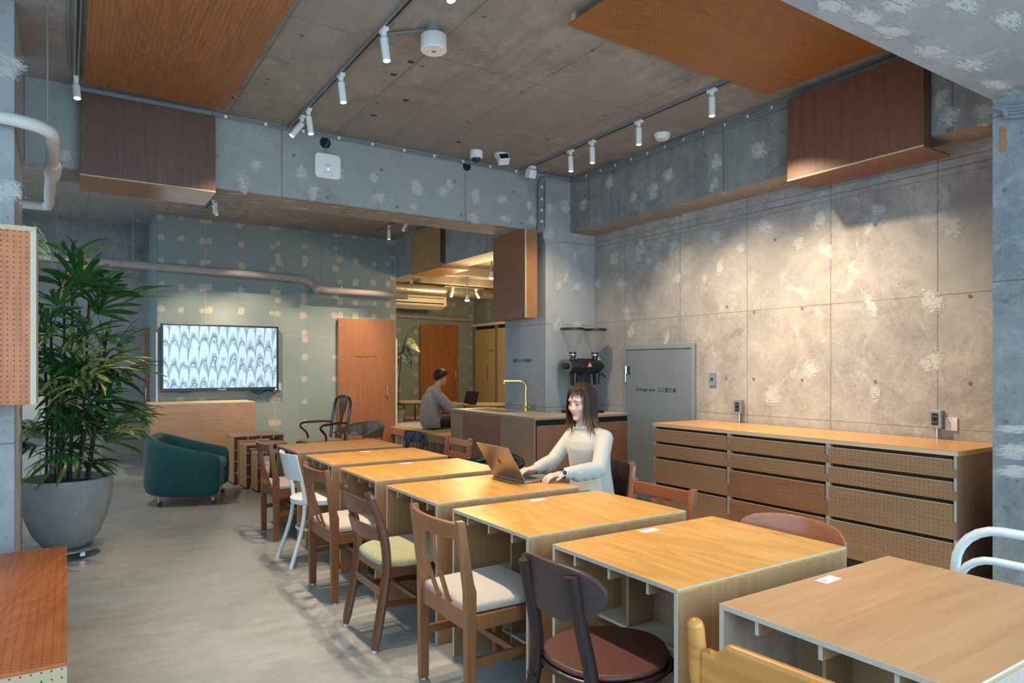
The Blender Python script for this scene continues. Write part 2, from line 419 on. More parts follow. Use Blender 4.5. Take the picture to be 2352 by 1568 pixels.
# ---- putty dabs on the green boards
def blob(seed, n=11, jag=0.25):
    rnd = random.Random(seed); k = [(1 + rnd.uniform(-jag, jag)) / (abs(math.cos(2 * math.pi * i / n)) ** 3 + abs(math.sin(2 * math.pi * i / n)) ** 3) ** (1 / 3) for i in range(n)]
    return [(math.cos(2 * math.pi * i / n) * k[i], math.sin(2 * math.pi * i / n) * k[i]) for i in range(n)]
dab = [G().prism(blob(s, 16, 0.13), 1, -0.5, 0.5).mesh('putty_dab', m_putty) for s in range(7)]
def px(o, s, pts): return [(o[0] + s * x, o[1] + s * y) for x, y in pts]
dabs = px((0, 460), .3445, [(1068,112),(1207,113),(1350,138),(1392,138),(1075,246),(1207,253),(1350,270),(1394,270),(1075,400),(1212,413),(1353,418),(1390,412),(1078,567),(1207,577),(1350,580),(1392,575),(1072,722),(1207,730),(1348,735),(1394,733),(1595,163),(1608,293),(1610,438),(1607,597),(1610,738),(1810,180),(1852,182),(1815,310),(1854,288),(1852,375),(1857,415),(1817,460),(1822,610),(1854,615),(1854,667),(1813,752),(1852,755),(1818,1330),(1852,1332),(1813,1483),(1852,1483),(1200,1330),(1345,1332)])
dabs += px((600, 460), .3827, [(262,180),(260,275),(262,352),(262,388),(447,205),(480,202),(447,290),(472,355),(445,408),(474,488),(560,212),(678,222),(568,365),(675,382),(566,492),(672,494),(566,615),(680,618),(764,248),(792,243),(790,343),(762,380),(790,462),(762,500),(790,585),(760,628),(788,698),(446,570),(474,608),(252,570),(257,603),(252,690),(258,795),(262,833),(262,940),(258,1073),(260,1207),(262,1330),(438,690),(474,692),(565,695),(675,695),(443,940),(440,1072),(800,870),(800,1000)])
for i, (x, y) in enumerate(dabs):
    p = on(1, 10.399, x, y); o = link('putty_dab', dab[i % 7], wall_back); o.location = p
    k = random.uniform(0.036, 0.05); o.scale = (k, 0.002, k * random.uniform(0.9, 1.25)); o.rotation_euler = (0, random.uniform(-.4, .4), 0)
rr = random.Random(3)
for xx in (4.75, 5.38, 5.52, 5.9, 6.22, 6.6, 6.75, 7.18):
    for k in range(8):
        z = 0.62 + k * 0.3 + rr.uniform(-.03, .03)
        o = link('putty_dab', dab[k % 7], wall_br); o.location = (xx, 12.598, z); s = rr.uniform(0.035, 0.05); o.scale = (s, 0.002, s * 1.2); o.rotation_euler = (0, rr.uniform(0, 6), 0)
for yy in (12.0, 11.3):
    for k in range(4):
        o = link('putty_dab', dab[k % 7], wall_bs); o.location = (7.248, yy, 2.4 + k * 0.14); o.rotation_euler = (0, 0, R(90)); o.scale = (0.04, 0.002, 0.045)

# ---- rough plaster smears left on the concrete
def smear_mat():
    t = NT('plaster_smear'); v0 = t.coord(); v = t.coord(True)
    a = t.noise(v, 1.6, 5, 0.65, (1, 1, 2.0), 1.2); b = t.noise(v, 5, 3, 0.6, (1, 1, 4))
    ln = t.n('ShaderNodeVectorMath', operation='LENGTH'); t.l(v0, ln.inputs[0])
    f = t.math('SUBTRACT', t.math('ADD', t.math('MULTIPLY', a, 0.7), t.math('MULTIPLY', b, 0.3)), t.math('MULTIPLY', t.math('POWER', ln.outputs[1], 2.5), 0.22))
    t.b.inputs['Base Color'].default_value = (0.60, 0.575, 0.53, 1); t.b.inputs['Roughness'].default_value = 0.9
    tr = t.n('ShaderNodeBsdfTransparent'); mx = t.n('ShaderNodeMixShader')
    t.l(t.ramp(f, (0.31, (0, 0, 0)), (0.42, (0.78, 0.78, 0.78))), mx.inputs[0]); t.l(tr.outputs[0], mx.inputs[1]); t.l(t.b.outputs[0], mx.inputs[2]); t.l(mx.outputs[0], t.out.inputs[0])
    t.bump(f, 0.5, 0.004); return t.m
m_smear = smear_mat()
sm = [G().prism(blob(20 + s, 17, 0.22), 1, -0.5, 0.5).mesh('plaster_smear', m_smear) for s in range(6)]
def smear(par, p, w, h, rot):
    o = link('plaster_smear', random.choice(sm), par); o.location = p; o.scale = (w * 1.15, 0.003, h * 1.12); o.rotation_euler = rot
for x, y in [(588,378),(692,398),(720,440),(858,410),(872,455),(955,430),(948,475),(1018,440),(1093,452),(1152,458),(1088,500),(1160,502),(1215,470),(1222,505),(780,400),(1030,425),(560,420),(150,360)]:
    smear(beam_f, on(1, 6.049, x, y), random.uniform(.05, .09), random.uniform(.05, .11), (0, random.uniform(-.5, .5), 0))
for i in range(14): smear(beam_f, (1.2 + i * 0.22, 6.15 + 0.22 * (i % 2) , 2.864), .10, .045, (R(90), 0, random.uniform(-.3, .3)))
for x, y in [(1645,545),(1655,612),(1757,520),(1880,505),(1835,560),(1895,575),(2015,485),(2170,455),(2185,515),(1470,575),(1550,562),(1515,612),(1555,640),(1410,595),(1372,650),(1427,650),(1490,600),(1700,570),(1450,760),(1530,780),(1620,640),(2000,700),(2140,690),(1860,850),(2140,830),(1775,910),(2010,905),(1440,720)]:
    smear(wall_right, on(0, 5.049, x, y), random.uniform(.04, .10), random.uniform(.06, .14), (0, random.uniform(-.6, .6), R(90)))
for x, y in [(1745,345),(1640,425),(1645,372),(1455,452),(1535,402),(1400,420),(1340,470),(1500,440),(2160,230),(2180,270),(2260,260)]:
    smear(beam_r, on(0, 4.699, x, y), random.uniform(.05, .10), random.uniform(.06, .10), (0, random.uniform(-.6, .6), R(90)))
for x, y in [(1283,655),(1325,660),(1262,480),(1298,475),(1262,540),(1300,640),(1280,745),(1325,745),(1320,590)]:
    smear(col_c, on(1, 6.019, x, y), random.uniform(.04, .10), random.uniform(.06, .12), (0, random.uniform(-.5, .5), 0))
for x, y in [(1915,15),(2060,8),(2210,12),(2040,70),(2312,48),(2136,118),(2231,150),(2285,193),(2335,215),(1990,40)]:
    smear(beam_n, on(2, 2.869, x, y), .13, .062, (R(90), 0, random.uniform(-.2, .2)))
for x, y in [(15,150),(10,440),(20,640)]: smear(pier_l, on(1, 4.849, x, y), .09, .10, (0, .4, 0))
m_patchd = plain('dark_repair_patch', (0.20, 0.20, 0.19), 0.9, var=0.3)
for z, h in ((0.93, .05), (0.82, .04), (1.05, .03)): smear(pier_r, (4.308, 1.62, z), .10, h, (0, .1, R(90)))
# ---- tie holes and cored holes
hole = G().cyl((0, -0.5, 0), (0, 0.5, 0), 1.0, 14).mesh('tie_hole', plain('tie_hole_grey', (0.16, 0.155, 0.145), 0.9))
def holes(par, ax, val, pts, r, rz):
    for x, y in pts:
        o = link('tie_hole', hole, par); o.location = on(ax, val, x, y); o.scale = (r, 0.004, r); o.rotation_euler = (0, 0, rz)
holes(wall_right, 0, 5.049, [(1669,704),(1732,716),(1842,708),(2010,516),(1780,550),(1668,868),(1731,870),(1842,872),(2010,876),(2228,880),(2228,680),(1365,760),(1320,1000)], 0.0125, R(90))
holes(beam_f, 1, 6.049, [(495,357),(675,357),(752,454),(876,390),(912,475),(1044,417),(1180,440),(1198,513),(1060,494)], 0.014, 0)
holes(beam_r, 0, 4.699, [(1795,302),(1620,358),(1622,443),(2178,182),(2178,299)], 0.014, R(90))
holes(pier_r, 0, 4.309, [(2308,436),(2312,692),(2312,968),(2312,1165)], 0.012, R(90))
core = G().cyl((0, -0.5, 0), (0, 0.5, 0), 1.0, 24).mesh('cored_hole', m_dark)
for x, y, r in [(747,328,.05),(1072,382,.045)]:
    o = link('cored_hole', core, beam_f); o.location = on(1, 6.05, x, y); o.scale = (r, 0.006, r)
o = link('cored_hole', core, beam_b); o.location = on(1, 11.45, 240, 485); o.scale = (.07, .006, .07)
m_rust = plain('rust_mark', (.085, .030, .022), .9, var=.3); m_anch = plain('green_anchor', (.05, .10, .085), .8)
for x, y in [(944,142),(904,171),(932,230),(858,265),(1052,326),(530,224)]:
    p = on(2, CEIL, x, y); o = G().box((-.022, -.018, -.002), (.022, .018, 0)).obj('anchor_mark', m_rust, ceiling); o.location = p; o.rotation_euler = (0, 0, random.uniform(-.5, .5))
for x, y in [(694,81),(615,181),(970,152),(1112,38),(864,235),(1361,116),(1199,210),(1076,281),(1390,265),(1000,62),(781,303),(1257,320)]:
    p = on(2, CEIL, x, y); o = G().box((-.018, -.003, -.002), (.018, .003, 0)).box((-.003, -.014, -.002), (.003, .014, 0)).obj('anchor_mark', m_anch, ceiling); o.location = p; o.rotation_euler = (0, 0, random.uniform(0, 3))
p = on(0, 4.31, 2305, 320); o = G().box((-.003, -.014, -.07), (.002, .014, .07)).obj('wood_insert', plain('old_wood_insert', (.36, .16, .07), .8, var=.3), pier_r); o.location = p
# ------------------------------------------------------------ woods
w_orange = wood('perforated_orange_ply', (0.27, 0.095, 0.028), (0.38, 0.145, 0.045), 1, 0.45, (('x', 'y'), 0.0277, 0.0032), rings=True)
w_orange2 = wood('perforated_orange_ply_swirl', (0.29, 0.105, 0.024), (0.37, 0.145, 0.036), 0, 0.45, (('x', 'y'), 0.0277, 0.003), rings=True)
w_walnut = wood('walnut_ply', (0.085, 0.040, 0.027), (0.155, 0.076, 0.050), 2, 0.42)
w_walnutr = wood('walnut_ply_red', (0.135, 0.050, 0.027), (0.22, 0.088, 0.048), 2, 0.42)
w_hang = wood('perforated_salmon_ply', (0.46, 0.13, 0.035), (0.60, 0.205, 0.062), 2, 0.45, (('x', 'z'), 0.0277, 0.0036), rings=True)
w_bench = wood('perforated_red_ply', (0.38, 0.085, 0.020), (0.52, 0.145, 0.036), 1, 0.38, (('x', 'y'), 0.0277, 0.003), rings=True)
w_edge = wood('ply_edge', (0.50, 0.36, 0.21), (0.66, 0.50, 0.32), 1, 0.6)
w_pale = wood('perforated_pale_ply', (0.50, 0.33, 0.18), (0.62, 0.43, 0.25), 0, 0.5, (('x', 'z'), 0.0277, 0.003))
w_brownbox = wood('brown_ply', (0.22, 0.085, 0.038), (0.30, 0.125, 0.058), 1, 0.45)
w_brownbox2 = wood('perforated_brown_ply', (0.30, 0.13, 0.05), (0.40, 0.19, 0.08), 2, 0.45, (('x', 'z'), 0.0277, 0.003))
w_tan = wood('tan_ply', (0.33, 0.19, 0.085), (0.42, 0.26, 0.12), 2, 0.5, rings=True)
# ------------------------------------------------------------ ceiling panels and beam boxes
t = thing('ceiling_panel', 'perforated orange plywood panel hung under ceiling above the dark walnut box', 'ceiling panel', (0.575, 4.6, 3.43))
G().box((-0.475, -1.2, 0), (0.475, 1.2, 0.012)).obj('sheet', w_orange, t, bev=.001)
for x in (-0.42, 0.42): G().box((x - .02, -1.15, .012), (x + .02, 1.15, .06)).obj('batten', w_edge, t)
t = thing('ceiling_panel', 'perforated orange plywood panel with swirling grain hung beside the near concrete beam', 'ceiling panel', (3.46, 2.72, 3.43))
G().box((-0.95, -0.52, 0), (0.95, 0.52, 0.012)).obj('sheet', w_orange2, t, bev=.001)
for y in (-0.48, 0.48): G().box((-0.94, y - .02, .012), (0.94, y + .02, .06)).obj('batten', w_edge, t)
t = thing('beam_box', 'dark walnut plywood box wrapped around the beam at upper left', 'beam box', (0.545, 5.95, 2.80))
G().box((-0.465, 0, 0.012), (0.465, 0.015, 0.625)).obj('front_panel', w_walnut, t, bev=.001)
G().box((-0.465, 0, 0), (0.465, 0.52, 0.012)).obj('bottom_panel', plain('glossy_orange_ply', (0.36, 0.16, 0.07), 0.22, var=.1), t, bev=.001)
G().box((-0.465, -0.001, 0.006), (0.465, 0.0, 0.014)).obj('front_edge', w_edge, t)
t = thing('beam_box', 'reddish walnut plywood box wrapped around the beam at upper right', 'beam box', (4.60, 2.72, 2.80))
G().box((0, -0.495, 0.012), (0.015, 0.495, 0.625)).obj('front_panel', w_walnutr, t, bev=.001)
G().box((0, -0.495, 0), (0.35, 0.495, 0.012)).obj('bottom_panel', w_brownbox, t, bev=.001)
G().box((-0.001, -0.495, 0.004), (0.0, 0.495, 0.014)).obj('front_edge', w_edge, t)
G().box((0.015, -0.495, 0.012), (0.1, -0.48, 0.625)).obj('end_panel', w_walnutr, t)
t = thing('beam_box', 'tan plywood box wrapped around the beam over the sitting platform', 'beam box', (4.43, 9.15, 2.80))
G().box((0, -0.49, 0.012), (0.015, 0.49, 0.64)).obj('front_panel', w_tan, t, bev=.001)
G().box((0, -0.49, 0), (0.46, 0.49, 0.012)).obj('bottom_panel', wood('amber_ply', (0.46, 0.23, 0.075), (0.56, 0.30, 0.10), 1), t, bev=.001)
G().box((0, -0.505, 0), (0.46, -0.49, 0.64)).box((0.03, -0.51, 0.03), (0.07, -0.505, 0.64)).obj('end_panel', plain('dark_ply_edge', (0.11, 0.05, 0.04), 0.6), t)
t = thing('hanging_box', 'brown plywood box hanging beside the concrete column above the counter', 'hanging box', (4.08, 6.0, 1.915))
G().box((0, 0.012, 0), (0.155, 0.65, 0.945)).obj('body', w_brownbox, t, bev=.001)
G().box((0.014, 0, 0), (0.155, 0.012, 0.945)).obj('end_panel', w_brownbox2, t)
G().box((0, 0, 0), (0.014, 0.012, 0.945)).obj('edge_strip', w_edge, t)
t = thing('hanging_box', 'perforated salmon plywood box hung on the pier at left edge', 'hanging box', (-0.14, 4.505, 1.186))
G().box((-0.75, 0.012, 0), (-0.012, 0.34, 0.935)).obj('body', w_hang, t, bev=.001)
G().box((-0.75, 0, 0), (-0.026, 0.012, 0.935)).obj('front_panel', w_hang, t, bev=.001)
G().box((-0.026, 0, 0), (0, 0.34, 0.935)).obj('end_panel', plain('pale_ply_face', (0.62, 0.50, 0.36), 0.55), t)
G().box((-0.75, 0, 0.935), (0, 0.34, 0.96)).obj('top_panel', w_edge, t)
t = thing('low_bench', 'low red perforated plywood bench box at the bottom left', 'bench', (0, 2.67, 0))
G().box((-0.95, 0, 0.408), (0, 1.75, 0.42)).obj('top_panel', w_bench, t, bev=.001)
G().box((-0.95, 0, 0), (0, 0.014, 0.408)).obj('front_panel', w_pale, t)
G().box((-0.014, 0.014, 0), (0, 1.75, 0.408)).obj('side_panel', wood('bench_side', (.40,.15,.05), (.5,.2,.08), 1), t)
G().box((-0.95, 1.736, 0), (-0.014, 1.75, 0.408)).obj('end_panel', w_pale, t)

# ------------------------------------------------------------ lighting tracks and spot heads
m_lens = plain('spot_lens', (1.0, 0.86, 0.62), emit=14)
m_lamp = plain('bulb_glow', (1.0, 0.80, 0.48), emit=40)
def track(label, x, y0, y1, z=CEIL, x1=None):
    t = thing('lighting_track', label, 'lighting track', (x, y0, z))
    dx = 0 if x1 is None else x1 - x
    L = y1 - y0
    G().bar((0, 0, -0.012), (dx, L, -0.012), 0.036, 0.024).obj('rail', m_grey, t)
    G().bar((0, 0, -0.0255), (dx, L, -0.0255), 0.013, 0.003).obj('slot', m_black, t)
    for k in (0, 1): G().box((dx * k - .02, L * k - .03, -.028), (dx * k + .02, L * k + .03, 0)).obj('end_cap', m_grey, t)
    return t
TR = track('grey lighting track over the left half of the table row', 1.63, 2.2, 6.0)
track('grey lighting track beside the orange panel at upper left', 0.055, 2.6, 5.9)
track('grey lighting track along the stained beam at right', 4.04, 3.24, 5.97)
track('short grey track in front of the green wall, left part', 1.52, 7.1, 9.7)
track('short grey track over the toilet door, further room', 3.95, 7.6, 9.9)
NS = [0]
def head(label, loc, tgt, e, size=60, ln=0.14, aim=None, group=None):
    """track spot: adapter, knuckle, can pointing from loc towards tgt"""
    t = thing('track_spotlight', label, 'spotlight', loc, 0, group)
    bl = 1.0 if aim else .6
    d = (Vector(aim or tgt) - (Vector(loc) + Vector((0, 0, -.07)))).normalized()
    G().box((-.017, -.04, -.022), (.017, .04, 0)).cyl((0, 0, -.05), (0, 0, -.02), .016, 12).obj('adapter', m_white, t, bev=.003)
    p0 = Vector((0, 0, -.062)); G().cyl((0, 0, -.075), (0, 0, -.045), .009, 10).obj('knuckle', m_grey, t, smooth=True)
    p1 = p0 + d * ln
    G().cyl(p0, p1, .0245, 24).obj('can', m_white, t, smooth=True)
    G().cyl(p1, p1 + d * .002, .019, 20).obj('lens', m_lens, t)
    if e:
        s = spot((0, 0, 0), (Vector(tgt) - Vector(loc)) if aim else d, e, WARM, size, bl); s.parent = t; s.location = p1 + d * .03
    return t
ztr = CEIL - .025
head('white track spotlight nearest the drum emergency light', (1.63, 3.94, ztr), (1.95, 3.6, 0), 135, 80)
head('white track spotlight second on the long track', (1.63, 4.72, ztr), (1.95, 4.5, 0), 135, 80)
head('white upright track spotlight at the far end of long track', (1.63, 5.50, ztr), (2.0, 5.2, 0), 135, 80)
head('white tilted track spotlight at the very end of long track', (1.63, 5.68, ztr), (0.05, 6.0, 1.25), 120, 50)
head('white track spotlight cut off by the top edge', (1.63, 3.12, ztr), (2.1, 2.8, 0.5), 135, 80)
head('white track spotlight on the left track above the frame', (0.055, 3.6, ztr), (0.25, 3.25, 0), 70, 40)
head('white track spotlight above the frame over nearest tables', (1.63, 2.4, ztr), (2.1, 1.4, 0.5), 170, 80)
head('white box spotlight at the end of the left track', (0.055, 5.80, ztr), (0.3, 5.0, 0), 25, 60, ln=.1)
for i, (y, tg) in enumerate([(3.46, (5.05, 2.45, 0.75)), (4.24, (5.05, 3.3, 0.75)), (4.85, (5.05, 4.2, 0.7)), (5.17, (4.5, 6.1, 0.9))]):
    head(['white track spotlight nearest the reddish walnut box', 'white track spotlight above the smoke detector', 'white track spotlight second from the corner column', 'white track spotlight closest to the corner column'][i],
         (4.04, y, ztr), tg, (270, 225, 140, 95)[i], 80, aim=(4.04 - .05 + .12 * i / 3, y - .05, 0))
t = thing('track_camera', 'white swivel box camera at the end of the right track', 'camera', (4.03, 5.80, ztr))
G().box((-.03, -.03, -.03), (.03, .03, 0)).obj('mount', m_white, t, bev=.004)
G().box((-.04, -.05, -.12), (.04, .05, -.03), Matrix.Rotation(R(20), 4, 'X')).obj('body', m_white, t, bev=.01)
ZB = CEIL - .025
head('white spotlight pair, left can, before the green wall', (1.52, 8.95, ZB), (1.55, 10.4, 1.0), 130, 62)
head('white spotlight pair, right can, before the green wall', (1.52, 9.10, ZB), (2.6, 10.4, 1.0), 150, 62)
head('white spotlight lighting the teal armchair from the left pier', (0.1, 7.3, ZB), (0.6, 8.6, 0), 110, 80)
head('white spotlight hanging over the toilet door', (3.95, 9.35, ZB), (3.9, 10.4, 0.9), 110, 66, aim=(3.95, 9.6, 0))
head('white spotlight tilted towards the toilet door', (3.95, 8.7, ZB), (3.2, 10.4, 0.9), 140, 62)
# ------------------------------------------------------------ ceiling and beam devices
t = thing('emergency_light', 'white drum emergency light hanging from the ceiling', 'emergency light', (1.90, 3.80, CEIL))
G().cyl((0, 0, -.055), (0, 0, 0), .045, 20).obj('mount', m_grey, t, smooth=True)
G().lathe([(.076, -.15), (.080, -.146), (.080, -.06), (.076, -.055)], 40).obj('drum', plain('cream_plastic', (.78, .74, .66), .5), t, smooth=True)
G().cyl((0, 0, -.153), (0, 0, -.149), .012, 16).obj('lamp', m_steel, t)
G().cyl((-.03, .02, -.152), (-.03, .02, -.149), .004, 8).obj('button', m_grey, t)
t = thing('smoke_detector', 'round white smoke detector on the ceiling by the stained beam', 'smoke detector', (4.50, 4.42, CEIL))
G().lathe([(.03, -.055), (.055, -.05), (.068, -.03), (.07, -.018), (.075, -.012), (.075, 0)], 32).obj('body', m_white, t, smooth=True)
t = thing('dome_camera', 'white dome security camera on ceiling at the far beam', 'camera', (3.34, 5.76, CEIL))
G().lathe([(.05, -.07), (.062, -.06), (.064, -.03), (.064, 0)], 32).obj('housing', m_white, t, smooth=True)
G().ball((0, 0, -.066), .045, 24, 12).obj('dome', plain('smoked_dome', (.02, .02, .02), .06), t, smooth=True)
t = thing('sensor_camera', 'white square sensor with dark face beside dome camera', 'camera', (3.59, 5.70, CEIL))
G().lathe([(.068, -.03), (.07, -.02), (.07, 0)], 32).obj('base', m_white, t, smooth=True)
mt = Matrix.Rotation(R(-28), 4, 'X') @ Matrix.Rotation(R(-20), 4, 'Z')
G().box((-.055, -.055, -.115), (.055, .035, -.03), mt).obj('housing', m_white, t, bev=.008)
G().box((-.044, -.058, -.105), (.044, -.053, -.05), mt).obj('face', m_black, t)
t = thing('wireless_access_point', 'white rounded square wireless access point on the far beam', 'access point', on(1, 6.05, 751, 383))
pts = []
for cx, cz, a in ((.082, .075, 0), (-.082, .075, 90), (-.082, -.075, 180), (.082, -.075, 270)):
    pts += [(cx + .035 * math.cos(R(a + k * 18)), cz + .035 * math.sin(R(a + k * 18))) for k in range(6)]
G().prism(pts, 1, -.035, 0).obj('housing', m_white, t, bev=.008, seg=3)
text_mesh('lettering', 'NEC', .022, plain('print_grey', (.25, .25, .25), .6), t, (0, -.0355, .005), (R(90), 0, 0))
G().box((-.004, -.037, -.04), (.004, -.035, -.022)).obj('status_light', plain('blue_led', (.15, .5, 1), emit=4), t)
for k in range(7): G().box((-.04 + k * .012, -.0365, -.058), (-.033 + k * .012, -.035, -.054)).obj('indicator', MATS['print_grey'], t)
G().tube(bez([(-.01, -.01, .11), (-.02, -.02, .17), (0.0, -.02, .20), (.005, -.02, .23)], 6), .004, 6).obj('cable', m_cable, t, smooth=True)
# ------------------------------------------------------------ cables and pipes
def bundle(label, path, n, r, off, name='cable_bundle'):
    t = thing(name, label, 'cables', path[0])
    o = Vector(path[0])
    for k in range(n):
        G().tube([Vector(p) - o + Vector(off(k, i)) for i, p in enumerate(path)], r, 6).obj('cable', m_cable, t, smooth=True)
    return t
def clips(t, pts):
    for p in pts: G().box((-.012, -.006, -.012), (.012, .006, .012), Matrix.Translation(Vector(p) - t.location)).obj('cable_clip', m_white, t)
b = bundle('grey cables clipped along the top of the far beam', [(x, 6.035 + .004 * math.sin(x * 5), CEIL - .02) for x in [1.0 + k * .25 for k in range(13)]], 3, .006, lambda k, i: (0, 0, -.011 * k))
clips(b, [(1.1 + k * .32, 6.03, CEIL - .03) for k in range(10)])
b = bundle('thick grey cable bundle down the corner column', bez([(4.70, 5.99, 3.44), (4.5, 5.985, 3.46), (4.34, 5.985, 3.44), (4.29, 6.0, 3.36), (4.285, 6.005, 3.1), (4.285, 6.005, 2.93), (4.275, 6.02, 2.855), (4.30, 6.05, 2.845)], 6), 5, .0085, lambda k, i: (.012 * (k - 2), -.008 * (k % 2), 0))
clips(b, [(4.285, 5.99, z) for z in (3.33, 3.2, 3.08, 2.96)])
b = bundle('grey cables clipped along the top of the stained beam', [(4.682, 3.2 + k * .25, CEIL - .03 - .01 * math.sin(k)) for k in range(12)], 4, .008, lambda k, i: (-.004 * k, 0, -.014 * k))
clips(b, [(4.675, 3.4 + k * .23, CEIL - .05) for k in range(11)])
bundle('grey cable bundle curling under the near beam at the pier', bez([(4.29, 1.70, 2.84), (4.29, 1.62, 2.80), (4.29, 1.5, 2.79), (4.29, 1.2, 2.81), (4.29, .96, 2.82)], 5), 4, .011, lambda k, i: (-.006 * k, 0, -.02 * k + .012 * (i < 4) * k))
bundle('thin grey cable beside the left lighting track', [(0.012, 2.7 + .2 * k, CEIL - .012) for k in range(16)], 1, .006, lambda k, i: (.005 * math.sin(i), 0, 0))
bundle('thin grey cable from track to drum emergency light', [(1.64, 4.05, CEIL - .008), (1.75, 3.95, CEIL - .008), (1.87, 3.83, CEIL - .01)], 2, .005, lambda k, i: (0, .01 * k, 0))
t = thing('insulated_pipe', 'pale wrapped pipe bending around the left pier near the ceiling', 'pipe', (-0.075, 4.74, 2.76))
pp = [(-.9, .0, .02), (-.3, 0, .02), (-.12, 0, .01), (-.04, .03, 0), (0.0, .1, -.01), (.0, .3, -.02), (-.01, .8, -.02), (-.04, 1.7, -.01), (-.05, 2.15, 0.0), (-.07, 2.27, 0), (-.13, 2.31, 0), (-.9, 2.33, 0)]
G().tube(bez(pp, 5), .037, 16).obj('pipe', m_pipe2, t, smooth=True)
G().tube([(-.003, .72, -.02), (-.005, .84, -.02), (-.012, 1.05, -.02), (-.02, 1.2, -.02)], [.039, .052, .050, .038], 16).obj('sleeve', m_pipe2, t, smooth=True)
G().cyl((-.02, .08, .03), (-.02, .08, .73), .005, 8).obj('hanger_rod', m_grey, t)
G().cyl((-.02, .08, .72), (-.02, .08, .73), .025, 12).obj('rod_plate', m_grey, t)
t = thing('insulated_pipe', 'long brown wrapped pipe hung in front of the green wall', 'pipe', (0, 10.12, 2.70))
pp = [(-1.0, 0, .06), (0.5, 0, .03), (1.6, 0, .015), (2.6, 0, 0.0), (2.95, 0, -.02), (3.1, 0, -.10), (3.25, 0, -.15), (3.5, 0, -.155), (4.58, 0, -.17)]
G().tube(bez(pp, 6), .052, 14).obj('pipe', m_pipe, t, smooth=True)
G().tube([(3.08, -.01, -.09), (3.1, -.05, -.16), (3.1, -.07, -.2)], [.05, .05, .055], 14).obj('branch', m_pipe, t, smooth=True)
for x, z in ((0.72, .07), (1.78, .06), (2.62, .05), (3.5, -.1), (4.38, -.11), (-.1, .09)):
    G().cyl((x, 0, z - .03), (x, 0, CEIL - 2.70), .005, 8).obj('hanger_rod', m_grey, t)
    G().cyl((x, 0, z - .03), (x, 0, z + .005), .016, 10).obj('hanger_nut', m_steel, t)
t = thing('insulated_pipe', 'brown wrapped pipe along the far wall under the ceiling unit', 'pipe', (4.6, 12.553, 2.42))
G().tube(bez([(0, 0, 0), (1.0, 0, -.01), (1.6, 0, -.02), (2.55, 0, -.03)], 6), .045, 12).obj('pipe', m_pipe, t, smooth=True)
for k in range(2): G().tube([(1.2 + k * .7, 0, -.01), (1.3 + k * .7, 0, -.02)], .056, 12).obj('sleeve', m_pipe, t, smooth=True)
t = thing('spiral_duct', 'silver spiral ventilation duct across the further room', 'duct', (4.54, 10.9, 2.75))
prof = [(0.0, .09)]
G().tube([(k * .04, 0, 0) for k in range(67)], [.09 if k % 3 else .094 for k in range(67)], 20).obj('duct_tube', plain('duct_metal', (.55, .50, .42), .35, .9), t, smooth=True)
for k in range(3): G().box((.5 + k * .8, -.02, .05), (.43 + k * .8, .02, .2)).obj('duct_hanger', m_steel, t)
t = thing('ceiling_air_conditioner', 'cream ceiling hung air conditioner in the further room', 'air conditioner', (4.56, 11.4, 2.47))
prof = [(0, .06), (0, .25), (.7, .25), (.7, .18), (.64, .10), (.5, .03), (.3, 0), (.1, 0)]
def scurve(x): return [(0, .06), (0, .25), (.68, .25), (.68, .15), (.5, .02), (.2, 0)]
G().prism(scurve(0), 0, 0, 1.42).obj('housing', plain('cream_unit', (.68, .58, .42), .5), t, bev=.03, seg=3)
G().box((.0, -.006, .09), (1.35, 0, .11)).box((.0, -.006, .19), (1.35, 0, .20)).obj('air_slot', m_dark, t)
for x in (.15, .9): G().cyl((x, .3, .25), (x, .3, .45), .008, 8).obj('hanger_rod', m_steel, t)
def bulb(label, loc, e):
    t = thing('spot_bulb', label, 'lamp', loc)
    G().cyl((0, 0, 0), (0, 0, .05), .03, 14).cyl((0, 0, .05), (0, 0, 2.92 - loc[2]), .012, 8).obj('socket', m_grey, t, smooth=True)
    G().lathe([(.02, -.01), (.034, -.06), (.042, -.10)], 16).obj('reflector', m_white, t, smooth=True)
    G().lathe([(.040, -.10), (.03, -.115), (.002, -.12)], 16).obj('glow', m_lamp, t, smooth=True)
    l = bpy.data.lights.new('bulb_light', 'POINT'); l.energy = e; l.color = (1, .70, .36); l.shadow_soft_size = .05
    o = bpy.data.objects.new('bulb_light', l); COL.objects.link(o); o.parent = t; o.location = (0, 0, -.16)
def ond(x, y, d):
    v = ray(x, y); return Vector((0, 0, CAMH)) + v * d
p = ond(1129, 622, 9.6); bulb('bare glowing reflector bulb beside the brown hanging box', (p.x, p.y, p.z), 28)
p = ond(1073, 676, 11.6); bulb('bare glowing reflector bulb under the spiral duct', (p.x, p.y, p.z), 46)
head('small spotlight before the cream ceiling unit', (5.72, 10.7, 2.80), (5.4, 10.9, 1.0), 20, 70, ln=.11, aim=(5.4, 10.6, 1.8))
head('small spotlight right of the cream ceiling unit', (6.2, 10.7, 2.80), (6.5, 10.9, 1.0), 20, 70, ln=.11, aim=(6.4, 10.5, 2.2))
G().box((5.55, 10.66, 2.80), (6.35, 10.74, 2.82)).cyl((5.7, 10.7, 2.82), (5.7, 10.7, 2.92), .01, 8).cyl((6.2, 10.7, 2.82), (6.2, 10.7, 2.92), .01, 8).obj('spot_rail', m_grey)
tag(bpy.data.objects['spot_rail'], 'grey rail carrying two small spotlights in further room', 'rail')
